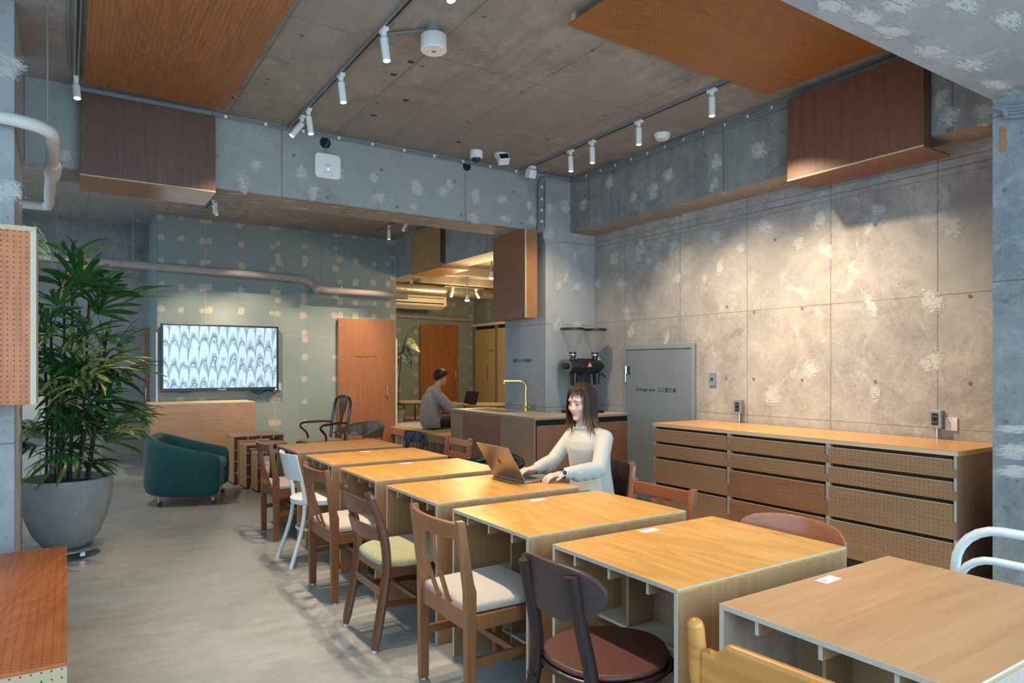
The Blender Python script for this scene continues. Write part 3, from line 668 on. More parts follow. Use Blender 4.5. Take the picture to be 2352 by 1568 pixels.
# ------------------------------------------------------------ doors
m_text = plain('black_lettering', (.015, .015, .015), .6)
m_dgrey = plain('grey_door_paint', (.19, .215, .23), .42, var=.03)
d1 = thing('door_1', '', ''); del d1['label'], d1['category']; struct(d1); d1.location = (5.05, 4.516, 0)
L, H1 = 1.006, 1.62
G().box((-.02, 0, 0), (0.01, .045, H1)).box((-.02, L - .045, 0), (.01, L, H1)).box((-.02, .045, H1 - .045), (.01, L - .045, H1)).obj('door_frame', plain('door_frame_grey', (.235, .26, .27), .4), d1, bev=.002)
G().box((-.012, .05, .01), (0.0, L - .05, H1 - .05)).obj('door_leaf', m_dgrey, d1, bev=.001)
hg = G().cyl((-.026, L - .045, 1.23), (-.026, L - .045, 1.40), .011, 10).box((-.022, L - .11, 1.32), (-.014, L - .04, 1.40)).obj('hinge', m_steel, d1)
text_mesh('lettering', 'Garbage area  ゴミ置き場', .052, m_text, d1, (-.0125, .53, 1.155), (R(90), 0, R(-90)))
w_door = wood('perforated_door_ply', (0.29, 0.112, 0.048), (0.38, 0.158, 0.074), 2, 0.45, (('x', 'z'), 0.0277, 0.003))
d2 = thing('door_2', '', ''); del d2['label'], d2['category']; struct(d2); d2.location = (3.52, 10.33, 0)
G().box((0, 0, .02), (.94, .04, 2.15)).obj('door_leaf', w_door, d2, bev=.001)
G().cyl((.80, -.035, .93), (.80, -.035, 1.10), .011, 10).box((.79, -.03, .94), (.81, 0, .955)).box((.79, -.03, 1.075), (.81, 0, 1.09)).obj('door_handle', m_steel, d2)
text_mesh('lettering', 'Women  女子トイレ', .045, m_text, d2, (.47, -.0008, 1.556), (R(90), 0, 0))
d3 = thing('door_3', '', ''); del d3['label'], d3['category']; struct(d3); d3.location = (5.97, 12.54, .43)
G().box((0, 0, .02), (.87, .04, 1.84)).obj('door_leaf', wood('amber_door_ply', (0.30, 0.105, 0.030), (0.40, 0.155, 0.048), 2, .45, (('x', 'z'), 0.0277, 0.003), rings=True), d3, bev=.001)
G().cyl((.79, -.03, .72), (.79, -.03, .90), .012, 8).obj('door_handle', m_steel, d3)
d4 = thing('door_4', '', ''); del d4['label'], d4['category']; struct(d4); d4.location = (1.0, 11.35, 0)
G().box((0, 0, 0), (.02, .5, 1.97)).obj('door_leaf', w_door, d4, bev=.001)
G().cyl((-.02, .07, .92), (-.02, .07, 1.08), .01, 8).obj('door_handle', m_steel, d4)
G().box((-.004, .06, 1.6), (0, .08, 1.7)).obj('door_lock', m_black, d4)
m_beige = plain('beige_locker_paint', (.50, .39, .22), .5, var=.04)
for k, (y0, y1) in enumerate(((11.66, 12.46), (10.9, 11.58))):
    t = thing('tall_locker', ['beige full height closet door in the far corner', 'beige full height closet door next to the concrete column'][k], 'closet', (7.25, y0, .43))
    G().box((-.05, 0, 0), (-.005, y1 - y0, 1.74)).obj('door', m_beige, t, bev=.002)
    if k == 0:
        G().box((-.053, .3, .72), (-.05, .315, 1.0)).obj('slot_handle', m_dark, t)
        G().cyl((-.054, .31, .66), (-.05, .31, .66), .008, 8).obj('keyhole', m_dark, t)
        text_mesh('lettering', 'Shop 倉庫', .05, m_text, t, (-.0505, .17, 1.30), (R(90), 0, R(-90)))
    G().box((-.02, 0, 1.74), (-.004, y1 - y0, 1.80)).obj('gap', m_dark, t)
sbox('trim_7', (7.17, 10.8, 2.24), (7.25, 12.59, 2.29), MATS['pale_trim'])
sbox('trim_8', (7.19, 11.585, .43), (7.25, 11.655, 2.24), plain('closet_post', (.22, .20, .15), .5))
sbox('trim_9', (7.19, 12.465, .43), (7.25, 12.53, 2.24), MATS['closet_post'])
text_mesh('column_lettering', '防犯カメラ作動中', .048, m_text, col_c, (4.359, 6.47, 1.46), (R(90), 0, R(-90)))
# ------------------------------------------------------------ wall plates
def plate(name, label, cat, y, z, conduit):
    t = thing(name, label, cat, (5.05, y, z))
    dpt = .05 if conduit else .012
    G().box((-dpt, -.038, -.062), (0, .038, .062)).obj('box', plain('galvanised', (.42, .45, .45), .35, .8), t, bev=.003)
    if conduit:
        G().box((-dpt - .003, -.02, -.04), (-dpt, .02, .04)).obj('socket', m_black, t)
        for zz in (.02, -.02): G().box((-dpt - .0045, -.012, zz - .006), (-dpt - .003, -.006, zz + .006)).box((-dpt - .0045, .006, zz - .006), (-dpt - .003, .012, zz + .006)).obj('socket_slot', m_grey, t)
        G().cyl((-.02, 0, -.137), (-.02, 0, -.062), .011, 12).obj('conduit', m_steel, t, smooth=True)
    else:
        G().box((-dpt - .002, -.013, -.013), (-dpt, .013, .013)).obj('socket', m_black, t)
    return t
plate('wall_outlet', 'steel wall outlet on conduit at the left part of cabinet', 'outlet', 4.0, 1.035, True)
plate('wall_outlet', 'steel wall outlet on conduit beside the white blank plate', 'outlet', 2.345, 1.03, True)
plate('wall_plate', 'small steel data plate right of the grey door', 'wall plate', 4.316, 1.275, False)
t = thing('blank_plate', 'white blank cover plate right of the steel outlet', 'wall plate', (5.05, 2.26, 1.0))
G().box((-.008, -.038, -.045), (0, .038, .045)).obj('cover', plain('blank_plate_white', (.72, .67, .66), .5), t, bev=.002)
G().box((-.009, -.008, .037), (-.008, .008, .041)).obj('notch', m_grey, t)
# ------------------------------------------------------------ television
def tv_mat():
    t = NT('screen_picture'); v = t.coord(); o = sepxyz(t, v)
    nz = t.noise(v, 2.2, 4, .65, None, .5)
    u = t.math('ADD', t.math('MULTIPLY', o[0], 8.0), t.math('MULTIPLY', nz, 0.8))
    fx = t.math('SUBTRACT', t.math('FRACT', u), .5); cell = t.math('FLOOR', u)
    wn = t.n('ShaderNodeTexWhiteNoise', noise_dimensions='1D'); t.l(cell, wn.inputs['W'])
    arch = t.math('MULTIPLY', t.math('SUBTRACT', 1.0, t.math('SQRT', t.math('SUBTRACT', 1.0, t.math('MULTIPLY', t.math('MULTIPLY', fx, fx), 3.9)))), 0.85)
    k = t.math('ADD', t.math('ADD', t.math('MULTIPLY', o[2], 3.4), arch), t.math('ADD', t.math('MULTIPLY', wn.outputs[0], .35), t.math('MULTIPLY', nz, 2.2)))
    fr = t.math('FRACT', k)
    sp = t.noise(v, 130, 2, .8)
    band = t.ramp(fr, (0.0, (.30, .30, .30)), (.30, (.95, .95, .95)), (.62, (1, 1, 1)), (.86, (.72, .72, .72)), (.91, (.12, .12, .12)), (.96, (.9, .9, .9)))
    spk = t.math('MULTIPLY', t.math('LESS_THAN', fr, .34), t.math('GREATER_THAN', sp, .46))
    edge = t.math('GREATER_THAN', t.math('ABSOLUTE', fx), .465)
    val = t.math('SUBTRACT', t.math('SUBTRACT', band, t.math('MULTIPLY', spk, .45)), t.math('MULTIPLY', edge, .35))
    col = t.ramp(val, (0.0, (.10, .17, .21)), (.45, (.36, .50, .58)), (.85, (.66, .86, .95)))
    t.b.inputs['Base Color'].default_value = (.01, .01, .01, 1); t.b.inputs['Roughness'].default_value = .25
    t.l(col, t.b.inputs['Emission Color']); t.b.inputs['Emission Strength'].default_value = 0.75; return t.m
t = thing('television', 'wall television showing a pale blue scalloped wave picture', 'television', (1.835, 10.30, 1.515))
G().box((-.777, 0, -.465), (.777, .05, .47)).obj('housing', m_black, t, bev=.006)
G().box((-.745, -.003, -.415), (.745, 0, .445)).obj('screen', tv_mat(), t)
text_mesh('brand_lettering', 'MAXZEN', .028, plain('print_pale', (.7, .7, .7), .5), t, (0, -.001, -.44), (R(90), 0, 0))
for x in (-.55, .4): G().box((x, .02, -.48), (x + .15, .04, -.465)).obj('foot_bracket', m_black, t)
G().box((-.2, -.002, -.472), (.2, .0, -.462)).obj('sensor_bar', MATS['dark_frame'], t)
G().box((.725, -.004, -.46), (.75, -.001, -.43)).obj('sticker', m_white, t)
for x in (.2, -.4): G().box((x, .05, -.2), (x + .2, .1, .2)).obj('wall_bracket', m_black, t)
G().box((.79, .075, -.47), (.835, .1, -.36)).obj('wall_socket', m_white, t)
G().tube(bez([(.40, .04, -.46), (.5, .03, -.51), (.6, .03, -.47), (.7, .02, -.48), (.72, .03, -.52), (.80, .07, -.45)], 6), .006, 6).obj('power_cord', m_black, t, smooth=True)
# floor standing unit glimpsed behind the palm
t = thing('air_conditioner_unit', 'white slatted air conditioner unit standing behind the palm', 'air conditioner', (-0.55, 8.3, 0))
G().box((-.4, 0, 0.05), (.38, .32, 1.1)).obj('housing', plain('unit_white', (.62, .62, .60), .5), t, bev=.01)
for k in range(9): G().box((-.36, -.012, .62 + k * .045), (.1, 0, .64 + k * .045)).obj('louvre_slat', m_white, t)
G().lathe([(.14, -.004), (.15, 0), (.15, .012), (.14, .012)], 32).obj('fan_ring', m_cable, t).matrix_local = Matrix.Translation((.22, -.006, .72)) @ Matrix.Rotation(R(90), 4, 'X')
for k in range(5): G().box((-.36 + k * .17, -.006, .08), (-.352 + k * .17, 0, .55)).obj('panel_rib', m_cable, t)
for x in (-.3, .3): G().box((x - .04, 0, 0), (x + .04, .32, .05)).obj('foot', m_black, t)
# ------------------------------------------------------------ work tables
w_top = wood('golden_table_ply', (0.46, 0.215, 0.045), (0.62, 0.325, 0.080), 1, 0.36, rings=True, contrast=1.1)
w_top1 = wood('brown_table_ply', (0.35, 0.16, 0.05), (0.45, 0.22, 0.075), 1, 0.36, contrast=1.1)
w_top7 = wood('pinkish_table_ply', (0.42, 0.215, 0.095), (0.54, 0.30, 0.145), 0, 0.38, contrast=1.3)
w_side = wood('table_side_ply', (0.32, 0.165, 0.068), (0.44, 0.245, 0.11), 2, 0.45, contrast=1.3)
w_side7 = wood('table_side_grey_ply', (0.33, 0.24, 0.18), (0.42, 0.32, 0.25), 2, 0.5)
m_edge = plain('pale_ply_edge', (0.50, 0.44, 0.35), 0.6, var=.15, nsc=60)
w_inner = wood('table_inner_ply', (0.27, 0.165, 0.085), (0.36, 0.235, 0.13), 2, 0.5)
m_stick = plain('table_sticker', (0.80, 0.74, 0.70), 0.5)
TW, TD, TH, TT = 0.9075, 0.643, 0.706, 0.015
TBL = [(1.547, 5.520), (1.551, 4.676), (1.548, 3.870), (1.545, 3.057), (1.553, 2.263), (1.566, 1.474), (1.576, 0.680)]
TLAB = ['brown plywood work table furthest away in the row', 'golden plywood work table second from the far end', 'golden plywood work table directly beyond the laptop table',
        'golden plywood work table with the open laptop on it', 'golden plywood work table just nearer than the laptop', 'golden plywood work table beside the round leather chair', 'pinkish plywood work table nearest the camera']
def waffle(t, w, d, h, mi, me):
    """plywood ribs inside an open ended box: joists under the top, a set-back panel with a grid of shelves"""
    for y in (.15, .34, .53):
        G().box((.02, y - .006, h - TT - .045), (w - .02, y + .006, h - TT)).obj('joist', mi, t)
        G().box((.0195, y - .006, h - TT - .045), (.02, y + .006, h - TT)).obj('joist_end', me, t)
    G().box((.09, TT, h - TT - .03), (.102, .144, h - TT)).box((.09, .156, h - TT - .03), (.102, .334, h - TT)).box((.09, .346, h - TT - .03), (.102, .524, h - TT)).box((.09, .536, h - TT - .03), (.102, d - TT, h - TT)).obj('cross_rib', mi, t)
    for x0, s in ((.34, -1), (.56, 1)):
        G().box((x0, TT, 0.03), (x0 + .012, d - TT, h - TT - .05)).obj('inner_panel', mi, t)
        for y in (.20, .45):
            xa, xb = sorted((x0 + (.012 if s > 0 else 0), x0 + s * .13))
            G().box((xa, y - .006, .0), (xb, y + .006, h - TT - .05)).obj('divider', mi, t)
        for z in (.12, .40, .61):
            xa, xb = sorted((x0 + (.012 if s > 0 else 0), x0 + s * .13 + s * .001))
            for ya, yb in ((TT, .193), (.207, .443), (.457, d - TT)):
                G().box((xa, ya, z - .006), (xb, yb, z + .006)).obj('shelf', me, t)
def make_table(top, side, edge, label, loc):
    t = thing('work_table', label, 'table', loc, 0, 'plywood work tables in a row')
    a = G().box((0.0015, 0.0015, TH - TT), (TW - .0015, TD - .0015, TH)).obj('top_panel', top, t)
    G().box((0, 0, TH - TT), (.0015, TD, TH)).box((TW - .0015, 0, TH - TT), (TW, TD, TH)).box((.0015, 0, TH - .006), (TW - .0015, .0015, TH)).box((.0015, TD - .0015, TH - .006), (TW - .0015, TD, TH)).obj('top_edge', edge, t)
    for y in (0, TD - TT):
        G().box((.0015, y, 0), (TW - .0015, y + TT, TH - TT)).obj('side_panel', side, t)
        G().box((0, y, 0), (.0015, y + TT, TH - TT)).box((TW - .0015, y, 0), (TW, y + TT, TH - TT)).obj('side_edge', edge, t)
    waffle(t, TW, TD, TH, w_inner, edge)
    return t
proto = make_table(w_top, w_side, m_edge, TLAB[1], (*TBL[1], 0))
for i, (x, y) in enumerate(TBL):
    if i == 1: continue
    if i in (0, 6): make_table(w_top1 if i == 0 else w_top7, w_side if i == 0 else w_side7, m_edge, TLAB[i], (x, y, 0))
    else:
        c = copy_tree(proto); c.location = (x, y, 0); c['label'] = TLAB[i]
for i, lab in ((1, 'small white sticker on the second table from the far end'), (2, 'small white sticker on the table beyond the laptop'), (3, 'small white sticker on the laptop table'), (4, 'small white sticker on the table nearer than the laptop'), (5, 'small white sticker on the table by the round leather chair'), (6, 'small white sticker on the nearest pinkish table')):
    x, y = TBL[i]; t = thing('table_sticker', lab, 'sticker', (x + .47, y + .60, TH), R(4), 'table stickers')
    G().box((-.045, -.02, 0), (.045, .02, .0008)).obj('paper', m_stick, t)
    for k in range(3): G().box((-.035, .004 - k * .006, .0008), (-.005 - .006 * k, .0065 - k * .006, .001)).obj('print_line', MATS['print_grey'], t)
# ------------------------------------------------------------ drawer cabinet on the right wall
CX, CY0, CY1, CZ = 4.385, 1.935, 4.405, 0.893
w_ctop = wood('cabinet_top_ply', (0.46, 0.225, 0.07), (0.56, 0.295, 0.10), 1, 0.30)
w_drw = [wood('drawer_ply_%s' % k, c1, c2, 1, .45, (('y', 'z'), 0.0272, 0.0027)) for k, c1, c2 in (('a', (.26, .14, .065), (.33, .185, .09)), ('b', (.225, .088, .036), (.295, .125, .055)), ('c', (.25, .13, .06), (.32, .17, .082)))]
w_cs = wood('cabinet_side_ply', (.24, .125, .075), (.32, .175, .105), 2, .5)
t = thing('drawer_cabinet', 'long low plywood cabinet of perforated drawers along the right wall', 'cabinet', (CX, CY0, 0))
ys = [0, on(0, CX, 1902, 1010).y - CY0, on(0, CX, 1674, 990).y - CY0, CY1 - CY0]
G().box((-.012, -.012, CZ - .03), (.645, CY1 - CY0 + .01, CZ)).obj('worktop', w_ctop, t, bev=.001)
G().box((-.0125, -.0125, CZ - .028), (-.0121, CY1 - CY0 + .01, CZ - .004)).obj('worktop_edge', w_edge, t)
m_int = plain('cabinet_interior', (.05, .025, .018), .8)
for i in range(3):
    y0, y1 = ys[i], ys[i + 1]
    G().box((.03, y0 + .016, .06), (.635, y1 - .016, CZ - .031)).obj('carcass', m_int, t)
    for ya, yb, out in ((y0, y0 + .016, i == 0), (y1 - .016, y1, i == 2)):
        G().box((.0, ya, 0), (.635, yb, CZ - .03)).obj('side_board', w_cs if out else w_inner, t)
        G().box((-.0015, ya, .02), (0, yb, CZ - .031)).obj('stile_edge', m_edge, t)
    z = CZ - .03 - .022
    for k, hgt in enumerate((.108, .108, .205, .235)):
        zb = z - hgt; zm = zb + hgt * .5
        pts = [(y0 + .0015, zb), (y1 - .0015, zb), (y1 - .0015, zm), (y1 - .0185, zm), (y1 - .0185, z), (y0 + .0185, z), (y0 + .0185, zm), (y0 + .0015, zm)]
        if i == 0: pts = pts
        dr = G().prism(pts, 0, -.014, -.002).obj('drawer', w_drw[(i + (1 if (i == 1 and k < 2) else 0)) % 3], t)
        G().box((-.0142, y0 + .0185, z - .002), (-.001, y1 - .0185, z + .0005)).obj('drawer_rim', w_edge, dr)
        z = zb - .024
G().box((.03, .02, 0), (.6, CY1 - CY0 - .02, .06)).obj('plinth', m_dark, t)
# ------------------------------------------------------------ kitchen counter
w_cr = wood('counter_red_ply', (.25, .105, .058), (.33, .15, .085), 1, .42); w_ct = wood('counter_tan_ply', (.30, .185, .11), (.38, .245, .15), 1, .45)
w_cl = wood('counter_light_ply', (.36, .205, .12), (.44, .265, .165), 2, .45)
t = thing('kitchen_counter', 'plywood kitchen counter with sink wrapped around the concrete column', 'counter', (0, 0, 0))
KX, KY0, KY1, KZ = 3.815, 5.455, 7.19, .898
G().prism([(KX, KY0), (5.045, KY0), (5.045, 6.015), (4.355, 6.015), (4.355, 6.84), (4.355, KY1), (KX, KY1)], 2, KZ - .028, KZ).obj('worktop', plain('counter_top_beige', (.52, .42, .30), .4, var=.05), t, bev=.001)
G().prism([(KX - .001, KY0 - .001), (5.045, KY0 - .001), (5.045, KY0 + .3), (KX + .3, KY1 + .001), (KX - .001, KY1 + .001)], 2, KZ - .029, KZ - .007).obj('worktop_edge', w_cl, t)
G().box((KX + .02, KY0 + .03, .05), (4.34, KY1 - .02, KZ - .029)).box((4.34, KY0 + .03, .05), (5.04, 6.0, KZ - .029)).obj('carcass', m_int, t)
y1 = on(0, KX, 1062, 960).y; y2 = on(0, KX, 1149, 970).y
G().box((KX + .004, y1, 0), (KX + .02, KY1, KZ - .029)).obj('front_panel', w_cl, t)
G().box((KX + .004, y2, 0), (KX + .02, y1, KZ - .045)).box((KX + .001, y2 - .03, KZ - .045), (KX + .02, KY1, KZ - .0292)).obj('front_panel', w_cr, t)
G().box((KX + .004, KY0 + .004, 0), (KX + .02, y2, KZ - .029)).obj('front_panel', w_ct, t)
for x0, x1 in ((KX + .035, 4.44), (4.446, 5.04)):
    d = G().box((x0, KY0 + .006, .06), (x1, KY0 + .024, KZ - .085)).obj('cabinet_door', w_cr, t)
    G().box((x0, KY0 + .012, KZ - .085), (x1, KY0 + .028, KZ - .03)).obj('door_pull_gap', m_dark, d)
# sink and tap
p = on(2, KZ, 1135, 942)
t = thing('sink', 'shallow steel sink set in the counter by the tap', 'sink', (4.07, 6.55, KZ))
G().box((-.17, -.36, -.0), (.17, -.35, .006)).box((-.17, .35, 0), (.17, .36, .006)).box((-.17, -.35, 0), (-.16, .35, .006)).box((.16, -.35, 0), (.17, .35, .006)).obj('rim', m_steel, t)
G().box((-.16, -.35, 0), (.16, .35, .002)).obj('basin', plain('basin_steel', (.45, .45, .45), .2, 1.0), t)
m_brass = plain('brushed_brass', (.72, .52, .22), .28, 1.0)
p = on(2, KZ, 1190, 944)
t = thing('tap', 'brass kitchen tap with an angled lever beside the sink', 'tap', (4.27, 6.27, KZ))
G().cyl((0, 0, 0), (0, 0, .10), .021, 16).obj('base', m_brass, t, smooth=True)
G().tube(bez([(0, 0, .09), (0, 0, .22), (0, 0, .28), (-.03, .02, .325), (-.09, .05, .335), (-.22, .11, .335)], 6), .014, 12).obj('spout', m_brass, t, smooth=True)
G().cyl((-.215, .108, .31), (-.215, .108, .325), .01, 10).obj('aerator', m_steel, t)
G().cyl((-.0, -.05, .05), (0, .03, .05), .018, 14).cyl((.03, -.02, .05), (.03, -.06, .05), .024, 14).obj('valve', m_brass, t, smooth=True)
G().cyl((.03, -.05, .05), (.09, -.06, .12), .006, 8).obj('lever', m_brass, t, smooth=True)
G().cyl((-.02, .0, .06), (-.055, .01, .11), .006, 8).obj('lever', m_brass, t, smooth=True)
# ------------------------------------------------------------ coffee grinder
m_gb = plain('grinder_black', (.012, .012, .013), .3)
t = thing('coffee_grinder', 'black twin hopper coffee grinder standing on the counter', 'grinder', (4.66, 5.73, KZ))
G().box((-.20, -.13, 0), (.18, .15, .03)).obj('base', m_gb, t, bev=.012)
G().prism([(-.07, .03), (.07, .03), (.055, .45), (-.045, .45)], 1, -.05, .06).obj('column', m_gb, t, bev=.006)
zc = .50
def hcyl(x0, x1, r0, r1=None, n=28): return G().tube([(x0, 0, zc), (x1, 0, zc)], [r0, r1 or r0], n)
hcyl(-.09, .10, .085).obj('motor_housing', m_gb, t, smooth=True, bev=.008)
hcyl(-.215, -.09, .07, .078).obj('grinding_head', plain('grinder_gunmetal', (.045, .045, .045), .3, .6), t, smooth=True)
hcyl(-.222, -.212, .066).obj('dial', plain('dial_grey', (.22, .21, .20), .4, .4), t, smooth=True)
hcyl(-.27, -.22, .034).obj('dial_knob', m_gb, t, smooth=True, bev=.005)
hcyl(.10, .20, .078, .07).obj('grinding_head', m_gb, t, smooth=True)
hcyl(.20, .25, .036).obj('dial_knob', m_gb, t, smooth=True)
star = []
for k in range(16): a = 2 * math.pi * k / 16; rr = .05 if k % 2 else .033; star.append((rr * math.cos(a) + .21, rr * math.sin(a) + zc + .06))
G().prism(star, 1, .02, .024).obj('star_wheel', m_white, t)
m_hop = NT('smoky_hopper'); m_hop.b.inputs['Base Color'].default_value = (.45, .40, .36, 1); m_hop.b.inputs['Roughness'].default_value = .08
_tr = m_hop.n('ShaderNodeBsdfTransparent'); _mx = m_hop.n('ShaderNodeMixShader'); _mx.inputs[0].default_value = .32
m_hop.l(_tr.outputs[0], _mx.inputs[1]); m_hop.l(m_hop.b.outputs[0], _mx.inputs[2]); m_hop.l(_mx.outputs[0], m_hop.out.inputs[0]); m_hop = m_hop.m
for x in (-.155, .15):
    G().cyl((x, 0, zc + .06), (x, 0, zc + .105), .03, 18).cyl((x, 0, zc + .105), (x, 0, zc + .15), .04, 20).obj('hopper_collar', m_gb, t, smooth=True)
    G().cyl((x, 0, zc + .118), (x, 0, zc + .128), .042, 20).obj('collar_band', m_steel, t, smooth=True)
    h = G().rings([[(x + r * math.cos(a), r * math.sin(a), zc + z) for a in [2 * math.pi * k / 28 for k in range(28)]] for r, z in ((.04, .15), (.062, .20), (.092, .27), (.115, .34), (.126, .395))], cap=False).obj('hopper', m_hop, t, smooth=True)
    G().lathe([(.128, zc + .385), (.133, zc + .39), (.133, zc + .403), (.125, zc + .408)], 32, (x, 0, 0)).obj('hopper_lid', m_gb, t, smooth=True)
    G().cyl((x + .01, -.02, zc - .19), (x + .01, -.02, zc - .07), .03, 16).obj('spout', m_gb, t, smooth=True)
    G().bar((x - .035, -.04, zc - .2), (x - .045, -.04, zc - .07), .016, .03).obj('bag_clamp', m_gb, t)
    G().tube(bez([(x + .03, -.03, zc - .1), (x + .07, -.04, zc - .085), (x + .11, -.045, zc - .12)], 5), .009, 8).obj('clamp_lever', m_gb, t, smooth=True)
em = G().prism([(-.035, zc - .02), (.035, zc - .02), (0, zc + .035)], 1, -.0875, -.0845).obj('emblem', plain('emblem_red', (.65, .10, .06), .5), t); em.location = (.01, 0, .012)
em2 = G().prism([(-.024, zc - .013), (.024, zc - .013), (0, zc + .024)], 1, -.0885, -.0876).obj('emblem_centre', plain('emblem_pale', (.85, .45, .38), .5), t); em2.location = (.01, 0, .012)
G().ball((-.2, -.02, zc + .1), .008, 10, 6).obj('hopper_screw', m_steel, t, smooth=True)
# ------------------------------------------------------------ platform and low tables
PZ = .43
w_plat = wood('platform_ply', (.44, .29, .15), (.54, .37, .20), 1, .5)
t = thing('sitting_platform', 'raised plywood sitting platform with open compartments in its front', 'platform', (4.39, 7.35, 0))
LY = 10.38 - 7.35
G().box((0, 0, PZ - .02), (2.78, 5.22, PZ)).obj('deck', w_plat, t) if False else None
G().prism([(0, 0), (2.78, 0), (2.78, 5.22), (.15, 5.22), (.15, LY), (0, LY)], 2, PZ - .02, PZ).obj('deck', w_plat, t)
G().box((0, 0, PZ - .115), (.018, LY, PZ - .02)).obj('fascia', wood('fascia_ply', (.36, .19, .10), (.44, .25, .14), 1), t)
G().box((.35, 0, 0), (.37, LY, PZ - .02)).obj('compartment_back', plain('compartment_dark_red', (.13, .05, .035), .7), t)
k = 0
while .1 + k * .245 < LY:
    G().box((.005, .1 + k * .245, 0), (.35, .112 + k * .245, PZ - .115)).obj('divider', w_edge, t); k += 1
G().box((.42, .3, PZ), (1.7, 2.1, PZ + .004)).obj('seating_mat', fabric('mat_beige', (.55, .47, .36), 200), t)
G().box((.2, 2.25, PZ), (2.2, 4.6, PZ + .004)).obj('seating_mat', MATS['mat_beige'], t)
w_rt = wood('round_table_edge', (.36, .17, .07), (.46, .23, .1), 0)
m_rt = plain('round_table_top', (.50, .42, .30), .45)
def round_table(label, x, y, r, h):
    t = thing('round_low_table', label, 'table', (x, y, PZ + .004))
    G().cyl((0, 0, h - .002), (0, 0, h), r - .004, 48).obj('top_surface', m_rt, t)
    G().cyl((0, 0, h - .03), (0, 0, h - .002), r, 48).obj('top_board', w_rt, t, smooth=True)
    for k in range(4):
        a = R(45 + 90 * k); G().tube([(r * .7 * math.cos(a), r * .7 * math.sin(a), 0), (r * .7 * math.cos(a), r * .7 * math.sin(a), h - .03)], .014, 8).obj('leg', m_frame, t)
    G().bar((-r * .7, 0, h - .05), (r * .7, 0, h - .05), .03, .03).obj('stretcher', m_frame, t)
round_table('low round table left of the seated man', 5.12, 11.2, .40, .35)
round_table('low round table that the seated man works at', 5.88, 9.82, .54, .34)
t = thing('laptop', 'black laptop open in front of the seated man', 'laptop', (5.47, 9.80, PZ + .344), R(14))
G().box((-.12, -.15, 0), (.11, .15, .014)).obj('base', m_black, t, bev=.003)
G().box((-.004, -.15, 0), (.004, .15, .21), Matrix.Translation((.11, 0, .014)) @ Matrix.Rotation(R(18), 4, 'Y')).obj('lid', m_black, t, bev=.003)
# ------------------------------------------------------------ media cabinet and nesting boxes
w_md = wood('media_cabinet_ply', (.40, .215, .10), (.50, .285, .14), 0, .42, rings=True)
t = thing('media_cabinet', 'plain plywood cabinet standing under the wall television', 'cabinet', (.885, 9.76, 0))
G().box((0, 0, 0), (1.275, .015, .905)).obj('front_panel', w_md, t, bev=.001)
for x in (0, 1.26): G().box((x, .015, 0), (x + .015, .62, .905)).obj('side_panel', w_md, t)
G().box((0, 0, .905), (1.275, .62, .92)).obj('top_panel', w_edge, t, bev=.001)
w_nb = wood('nesting_box_ply', (.43, .24, .11), (.52, .31, .15), 2, .42); m_nbd = plain('nesting_dark_red', (.12, .035, .022), .7)
def nest(label, x, y, w, d, h, rib):
    t = thing('nesting_box', label, 'nesting box', (x, y, 0), 0, 'nested plywood box tables')
    b = .012
    for x in (0, w - b): G().box((x, 0, .02), (x + b, d, h - b)).obj('side_panel', w_nb, t, bev=.001)
    G().box((0, 0, h - b), (w, d, h)).obj('top_panel', w_nb, t, bev=.001)
    G().box((b, .012, .02), (rib, d, h - b)).box((w - rib, .012, .02), (w - b, d, h - b)).box((rib, .012, h - rib), (w - rib, d, h - b)).obj('lining', m_nbd, t)
    k = 1
    while k * .135 < h - .05:
        
        for xa, xb in ((b, rib), (w - rib, w - b)): G().box((xa, 0, k * .135), (xb, .012, k * .135 + .009)).obj('rib', w_edge, t)
        k += 1
    for q in (.28, .53, .78): G().box((w * q, 0, h - rib), (w * q + .009, .012, h - b)).obj('rib', w_edge, t)
    for xx in (.02, w - .06): G().box((xx, .03, 0), (xx + .03, d - .03, .02)).obj('foot', m_dark, t)
nest('largest of the three nested plywood boxes beside the media cabinet', 1.64, 8.52, .585, .50, .574, .05)
nest('middle one of the three nested plywood boxes', 1.70, 8.15, .47, .40, .505, .045)
nest('smallest of the three nested plywood boxes', 1.757, 7.86, .36, .36, .44, .04)
# ------------------------------------------------------------ teal armchair
m_teal = fabric('teal_upholstery', (.003, .060, .060), 400, .85, .2, .15)
t = thing('armchair', 'teal upholstered tub armchair on casters beside the palm', 'armchair', (1.06, 7.86, 0), R(-17))
# local: +x = forward, y = across; shell follows a U around the back
U = []
Wd, Ln, rc = .36, .32, .20
def upath():
    P = [(Ln, -Wd, 0), (Ln * .5, -Wd, 0), (0, -Wd, 0), (-Ln + rc, -Wd, 0)]
    P += [(-Ln + rc + rc * math.cos(a), -Wd + rc + rc * math.sin(a), 0) for a in [R(270 - 15 * k) for k in range(1, 7)]]
    P += [(-Ln, 0, 0)]
    P += [(x, -y, 0) for x, y, z in P[::-1][1:]]
    return P
up = upath(); rr = []
for i, (x, y, z) in enumerate(up):
    a = Vector(up[max(0, i - 1)]); b = Vector(up[min(len(up) - 1, i + 1)]); d = (b - a).normalized(); nn = Vector((d.y, -d.x, 0))  # outward
    if nn.dot(Vector((x, y, 0))) < 0: nn = -nn
    f = (Ln - x) / (2 * Ln); zt = .52 + .18 * f ** 1.3; zb = .082 + .05 * max(0, f - .5)
    tk = .055; c = Vector((x, y, 0)); tp = .04 * f
    cs = [(tk, zb + .03), (tk + .008, zb + .16), (tk, zt - .06), (tk * .75, zt - .02), (0, zt), (-tk * .75, zt - .02), (-tk, zt - .06), (-tk, zb + .1), (-tk * .9, zb), (tk * .75 - tp, zb)]
    rr.append([c + nn * q + Vector((0, 0, zz)) for q, zz in cs])
